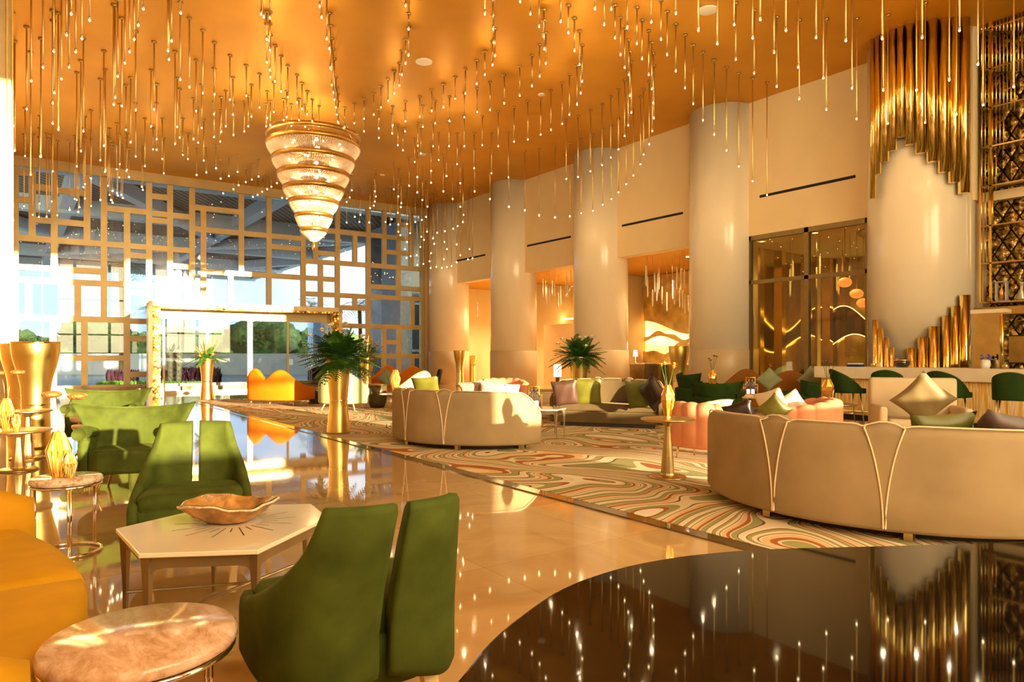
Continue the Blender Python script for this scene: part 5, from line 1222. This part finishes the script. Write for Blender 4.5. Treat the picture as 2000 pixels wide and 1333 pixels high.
cushion(cz(1147, 766, 12.75), hd(-.15, -1), .22, .54, .18, OLIVE_S, 'bright olive green satin cushion on the left of the taupe sofa', .0)
cushion(cz(1247, 772, 12.15), hd(-.75, -.7), .22, .52, .18, mat('dark olive satin', (.11, .13, .02), .4, 0., var=.2), 'dark olive cushion at the right end of the taupe sofa', .05)
cushion(cz(1275, 768, 11.75), hd(-.85, -.5), .25, .50, .20, LEATH, 'black leather cushion on the right arm of the taupe sofa', .6)
cushion(cz(992, 770, 13.2), hd(0, -1), .3, .44, .14, WHITE_C, 'ivory cushion in the pink tub chair behind the middle beige sofa', -.1)
cushion(cz(925, 768, 10.75), hd(-.1, -1), .4, .42, .14, mat('dusty mauve cloth', (.48, .30, .22), .6, 0., var=.2, vscale=9), 'dusty mauve patterned cushion peeking over the middle beige sofa', .15)
cushion(cz(958, 770, 10.6), hd(.1, -1), .4, .40, .14, mat('blush brown cloth', (.42, .25, .19), .6, 0., var=.3, vscale=12), 'blush brown cushion with ruffles peeking over the middle beige sofa', -.2)
cushion(cz(833, 759, 11.0), hd(0, -1), .5, .44, .12, OLIVE_S, 'olive cushion peeking over the left of the middle beige sofa', .1)
cushion(cz(755, 738, 21.7), hd(-.1, -1), .2, .46, .14, MINT_C, 'pale sage cushion standing on its corner on the rust orange sofa', PI/4)
cushion(cz(1502, 742, 15.35), hd(-.2, -1), .2, .42, .14, MINT_C, 'pale sage cushion on its corner in the middle of the rust brown sofa', PI/4)
cushion(cz(1586, 741, 15.2), hd(-.4, -1), .2, .46, .14, MINT_C, 'pale sage cushion at the right end of the rust brown sofa', PI/4+.1)

# ---- grand piano -------------------------------------------------------------------------
ph = 1.0
def pw(px, py): d = F*(CH-ph)/(py-HOR); return ((px-1000)/F*d, d)
edge_px = [(2000, 1060), (1700, 1067), (1500, 1072), (1400, 1079), (1300, 1091), (1200, 1112), (1100, 1148), (1020, 1200), (955, 1255), (893, 1330)]
E = [pw(*q) for q in edge_px]; E = [(2.2, E[0][1]+.0), (1.6, E[0][1]+.005)] + E + [(-.105, .60), (-.09, .45), (.0, .22), (.2, .08), (.6, .0), (2.2, .0)]
E = smooth_path(E[:-1], 5)+[E[-1]]
PC = (1.1, .65)
pn = thing('grand_piano', 'glossy black grand piano lid filling the bottom right corner', 'piano')
toW = lambda pts, k=1.: [tuple(W(PC[0]+(a-PC[0])*k, PC[1]+(b-PC[1])*k).xy) for a, b in pts]
MB().prism(toW(E), ph-.022, ph).build('lid', BLACK, pn, bevel=.004)
MB().prism(toW(E, .975), ph-.30, ph-.024).build('rim_case', BLACK, pn)
for (a, b) in ((.35, .4), (1.9, .2), (1.7, 1.0)):
    q = W(a, b); MB().lathe([(.03, .06), (.05, .1), (.07, .4), (.08, ph-.3)], 16, (q.x, q.y, 0)).build('leg', BLACK, pn); MB().lathe([(.03, 0), (.035, .03), (.03, .06)], 12, (q.x, q.y, 0)).build('caster', GOLD_P, pn)
q = W(1.3, .35); MB().box(q.x-.1, q.x+.1, q.y-.05, q.y+.05, .05, ph-.3).build('pedal_lyre', BLACK, pn)

# ---- desk lamps and far bits -----------------------------------------------------------
def lamp(p, lab, s=1.):
    o = thing('table_lamp', lab, 'table lamp', p, 0, 'small white table lamps')
    MB().lathe([(.10*s, .28*s), (.07*s, .52*s)], 20, cap=False).build('lamp_shade', SHADE, o); MB().lathe([(.06*s, 0), (.06*s, .02), (.015*s, .05), (.015*s, .3*s)], 12).build('base', BRASS, o)
desk = thing('reception_desk', 'dark reception desk in the bay below the golden wave artwork', 'desk', (18.1, 15.6, 0)); MB().box(-.3, .3, -1.6, 1.7, 0, 1.0).build('body', BRASS_D, desk); MB().box(-.34, .34, -1.64, 1.74, 1.0, 1.04).build('worktop', BARTOP, desk)
yl, _ = hits_x(1241, 700, 18.0); lamp((18.0, yl, 1.04), 'white shaded lamp on the desk below the golden wave artwork', .9)
yl, _ = hits_x(1288, 700, 17.8); o = thing('desk_chair', 'taupe chair back beside the desk in the artwork bay', 'chair', (17.3, yl, 0), PI/2+.3)
def lf2(u, v): x = u*2-1; return Vector((x*.26, -.2-.06*v+.07*x*x, .45+.6*v))
panel(lf2, .06).build('backrest', TAUPE, o); MB().box(-.26, .26, -.2, .28, .4, .5, b=.04).build('seat', TAUPE, o)
for (x, y) in ((-.2, .2), (.2, .2), (-.2, -.15), (.2, -.15)): MB().rod((x, y, .4), (x*1.1, y*1.1, 0), .015).build('leg', BRASS, o)
p = at(1089, 17.5); o = thing('glass_hurricane', 'bright cylindrical hurricane lamp on a stand left of the leafy plant', 'candle lamp', p); MB().lathe([(.10, .78), (.10, 1.1)], 20).build('glowing_cylinder', SHADE, o); MB().lathe([(.05, 0), (.05, .76), (.12, .78)], 12).build('stand', BRASS_D, o)
# ================================================================== OUTSIDE
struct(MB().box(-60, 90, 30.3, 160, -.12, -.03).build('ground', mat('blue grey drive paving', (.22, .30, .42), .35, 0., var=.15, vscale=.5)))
cano = thing('entrance_canopy', 'wide white steel porch canopy with a dark lattice soffit outside the glazed wall', 'canopy', (0, 0, 9.0))
SOFM = mat('woven lattice soffit', (.10, .085, .06), .6, 0.)
n = SOFM.node_tree.nodes; l = SOFM.node_tree.links
t = n.new('ShaderNodeTexCoord'); mp = n.new('ShaderNodeMapping'); mp.inputs['Rotation'].default_value = (0, 0, .6); l.new(t.outputs['Object'], mp.inputs[0])
wv = n.new('ShaderNodeTexWave'); wv.inputs['Scale'].default_value = 1.1; wv.inputs['Distortion'].default_value = .6; l.new(mp.outputs[0], wv.inputs['Vector'])
r = ramp(n, [(.2, (.02, .02, .018)), (.5, (.07, .065, .05)), (.8, (.20, .18, .14))]); l.new(wv.outputs['Fac'], r.inputs['Fac']); l.new(r.outputs['Color'], _p(SOFM).inputs['Base Color'])
MB().box(-30, 18, 30.2, 66, 0, .3).build('soffit', SOFM, cano)
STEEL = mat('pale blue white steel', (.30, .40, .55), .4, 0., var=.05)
m = MB()
for y in (31, 40, 49, 58, 66): m.box(-30, 18.2, y-.35, y+.35, -.75, 0)
for x in (-22, -10, 2, 10, 18): m.box(x-.3, x+.3, 30.3, 66, -.6, 0)
for (a, b) in (((-10, 31), (2, 49)), ((2, 31), (10, 45)), ((2, 58), (18, 40)), ((10, 66), (18, 52))):
    m.add([(a[0]-.3, a[1], -.7), (a[0]+.3, a[1], -.7), (b[0]+.3, b[1], -.7), (b[0]-.3, b[1], -.7), (a[0]-.3, a[1], -.1), (a[0]+.3, a[1], -.1), (b[0]+.3, b[1], -.1), (b[0]-.3, b[1], -.1)], [(3, 2, 1, 0), (0, 1, 5, 4), (1, 2, 6, 5), (2, 3, 7, 6), (3, 0, 4, 7)])
m.build('beams', STEEL, cano)
cw = (17.6, 36.5); o = thing('neighbour_tower', 'dark blue glass tower seen through the right end of the glazed wall', 'building', (17.0, 31.2, 0))
MB().box(0, 7, 1.2, 7, 0, 8.2).build('glass_body', mat('dark blue glazing', (.02, .05, .09), .15, 0., var=.5, vscale=.8), o)
m = MB()
for z in (1.5, 4, 6.5): m.box(-.05, 7, 1.12, 1.25, z, z+.12)
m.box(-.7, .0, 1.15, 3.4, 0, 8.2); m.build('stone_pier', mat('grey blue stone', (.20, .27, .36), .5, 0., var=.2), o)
fn_ = thing('hoarding_fence', 'long pale blue white site fence beyond the drive', 'fence')
m = MB()
for i in range(24):
    a, b = at(-300+i*52, 47), at(-300+(i+1)*52, 47); zz = 1.42; nn = Vector((.0, .06, 0))
    m.add([(a.x, a.y, -.03), (b.x, b.y, -.03), (b.x, b.y, zz), (a.x, a.y, zz), (a.x, a.y+.06, -.03), (b.x, b.y+.06, -.03), (b.x, b.y+.06, zz), (a.x, a.y+.06, zz)], [(0, 1, 2, 3), (7, 6, 5, 4), (3, 2, 6, 7), (0, 3, 7, 4), (1, 5, 6, 2)])
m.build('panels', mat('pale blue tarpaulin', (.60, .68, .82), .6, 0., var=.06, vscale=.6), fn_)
TREE = mat('distant tree foliage', (.05, .11, .03), .8, 0., var=.7, vscale=3.5, bump=.9, bscale=4); TRUNK = mat('palm bark', (.16, .11, .06), .8, 0., var=.3)
def tree(px, d, h, wdt, lab):
    p = at(px, d); o = thing('broadleaf_tree', lab, 'tree', p, 0, 'trees beyond the site fence')
    m = MB()
    for k in range(16):
        a = rnd.uniform(0, 6.28); rr = wdt*.5*rnd.uniform(0, .75); r = wdt*rnd.uniform(.14, .24); c = Vector((rr*math.cos(a), rr*math.sin(a)*.6, h*rnd.uniform(.45, .86)))
        b0 = len(m.v); m.ball(c, r, 14, 10, .8)
        for i in range(b0, len(m.v)):
            v = Vector(m.v[i]); dd = (v-c).normalized(); v += dd*r*.28*math.sin(v.x*5.1+k)*math.cos(v.y*4.3)*math.sin(v.z*6.); m.v[i] = tuple(v)
    for k in range(900):
        a = rnd.uniform(0, 6.28); e = rnd.uniform(-.2, 1.5); c = Vector((wdt*.5*math.cos(a)*math.cos(e), wdt*.3*math.sin(a)*math.cos(e), h*.6+h*.33*math.sin(e)))*1.0; s = wdt*.03
        m.add([c+Vector((rnd.uniform(-s, s), rnd.uniform(-s, s), rnd.uniform(-s, s))) for _ in range(3)], [(0, 1, 2)])
    m.build('crown', TREE, o); MB().rod((0, 0, -.1), (0, 0, h*.55), wdt*.03, wdt*.02).build('trunk', TRUNK, o)
for k, (px, d, h, w_) in enumerate(((40, 70, 3.4, 8), (120, 88, 3.2, 8), (205, 62, 4.0, 7.5), (270, 75, 2.9, 7), (375, 66, 3.5, 6), (440, 78, 3.4, 7), (533, 62, 3.9, 8), (600, 70, 3.4, 7), (680, 80, 3.5, 6), (745, 72, 3.0, 6))):
    tree(px, d, h, w_, 'green broadleaf tree beyond the fence, ' + ['leftmost behind the big gold urn', 'between the first two gold frames', 'the wide one left of the portal', 'just left of the portal jamb', 'left inside the doorway', 'above the doorway vase', 'the tall one in the middle of the doorway', 'at the right of the doorway', 'behind the biggest flower arrangement', 'lowest behind the palms'][k])
def palm(px, d, h, lab):
    p = at(px, d); o = thing('palm_tree', lab, 'palm tree', p, 0, 'palms beside the drive'); m = MB()
    for k in range(17): frond(m, (0, 0, h), k*2.4, rnd.uniform(-.1, 1.1), 1.5, .5, rnd.uniform(.5, 1.0), 12)
    m.build('fronds', mat('palm green', (.09, .17, .06), .6, 0., var=.3), o); MB().tube([(0, 0, -.1), (.08, 0, h*.5), (0, 0, h)], .12, 8).build('trunk', TRUNK, o)
palm(702, 42, 4.4, 'palm tree left of the pair seen through the right of the glazed wall'); palm(743, 43.5, 4.8, 'palm tree right of the pair beside the dark tower'); palm(608, 50, 4.9, 'far palm tree just above the right end of the portal')
palm(236, 36, 6.1, 'palm tree left of the portal with its crown against the white sky')
p = at(341, 32.5); o = thing('stone_gabion_pillar', 'rough stone clad pillar outside the left of the doorway', 'pillar', p)
MB().lathe([(.30, 0), (.34, .9), (.42, 1.9), (.46, 2.7)], 14).build('shaft', mat('rough pebble cladding', (.30, .22, .13), .8, 0., var=.7, vscale=9, bump=.9, bscale=12), o); m = MB().lathe([(.47, 2.7), (.44, 3.05)], 14); m.build('collar', STEEL, o)
def bed(px, d, wdt, lab, mm, h, n, nm='planting'):
    p = at(px, d); o = tag(MB().add([], []).build(nm, mm), lab, 'plants', None, 'stuff') if False else None
    m = MB()
    for k in range(n):
        c = Vector((rnd.uniform(-wdt/2, wdt/2), rnd.uniform(-.5, .5), 0)); hh = h*rnd.uniform(.6, 1.1); a = rnd.uniform(0, 6.28); s = Vector((math.cos(a), math.sin(a), 0))*h*.14; t = Vector((rnd.uniform(-.3, .3)*h, rnd.uniform(-.3, .3)*h, hh))
        m.add([c-s, c+s, c+t*.6+s*1.3, c+t, c+t*.6-s*1.3], [(0, 1, 2, 4), (4, 2, 3)])
    o = m.build(nm, mm); o.location = (p.x, p.y, -.03); o.rotation_euler = (0, 0, -YAW); tag(o, lab, 'plants', None, 'stuff')
bed(376, 33.8, 2.4, 'low purple leaved bushes at the foot of the stone pillar', mat('purple leaf', (.10, .02, .04), .6, 0., var=.5), .75, 420, 'purple_shrubs')
bed(256, 33, 1.8, 'purple leaved bushes left of the portal', MATS['purple leaf'], .65, 300, 'purple_shrubs')
bed(350, 31.3, 2.6, 'strip of bright green ground cover outside the doorway', mat('bright ground cover', (.18, .38, .02), .7, 0., var=.3), .16, 900, 'ground_cover')
bed(232, 31.5, 1.7, 'patch of bright green ground cover left of the portal', MATS['bright ground cover'], .16, 500, 'ground_cover')
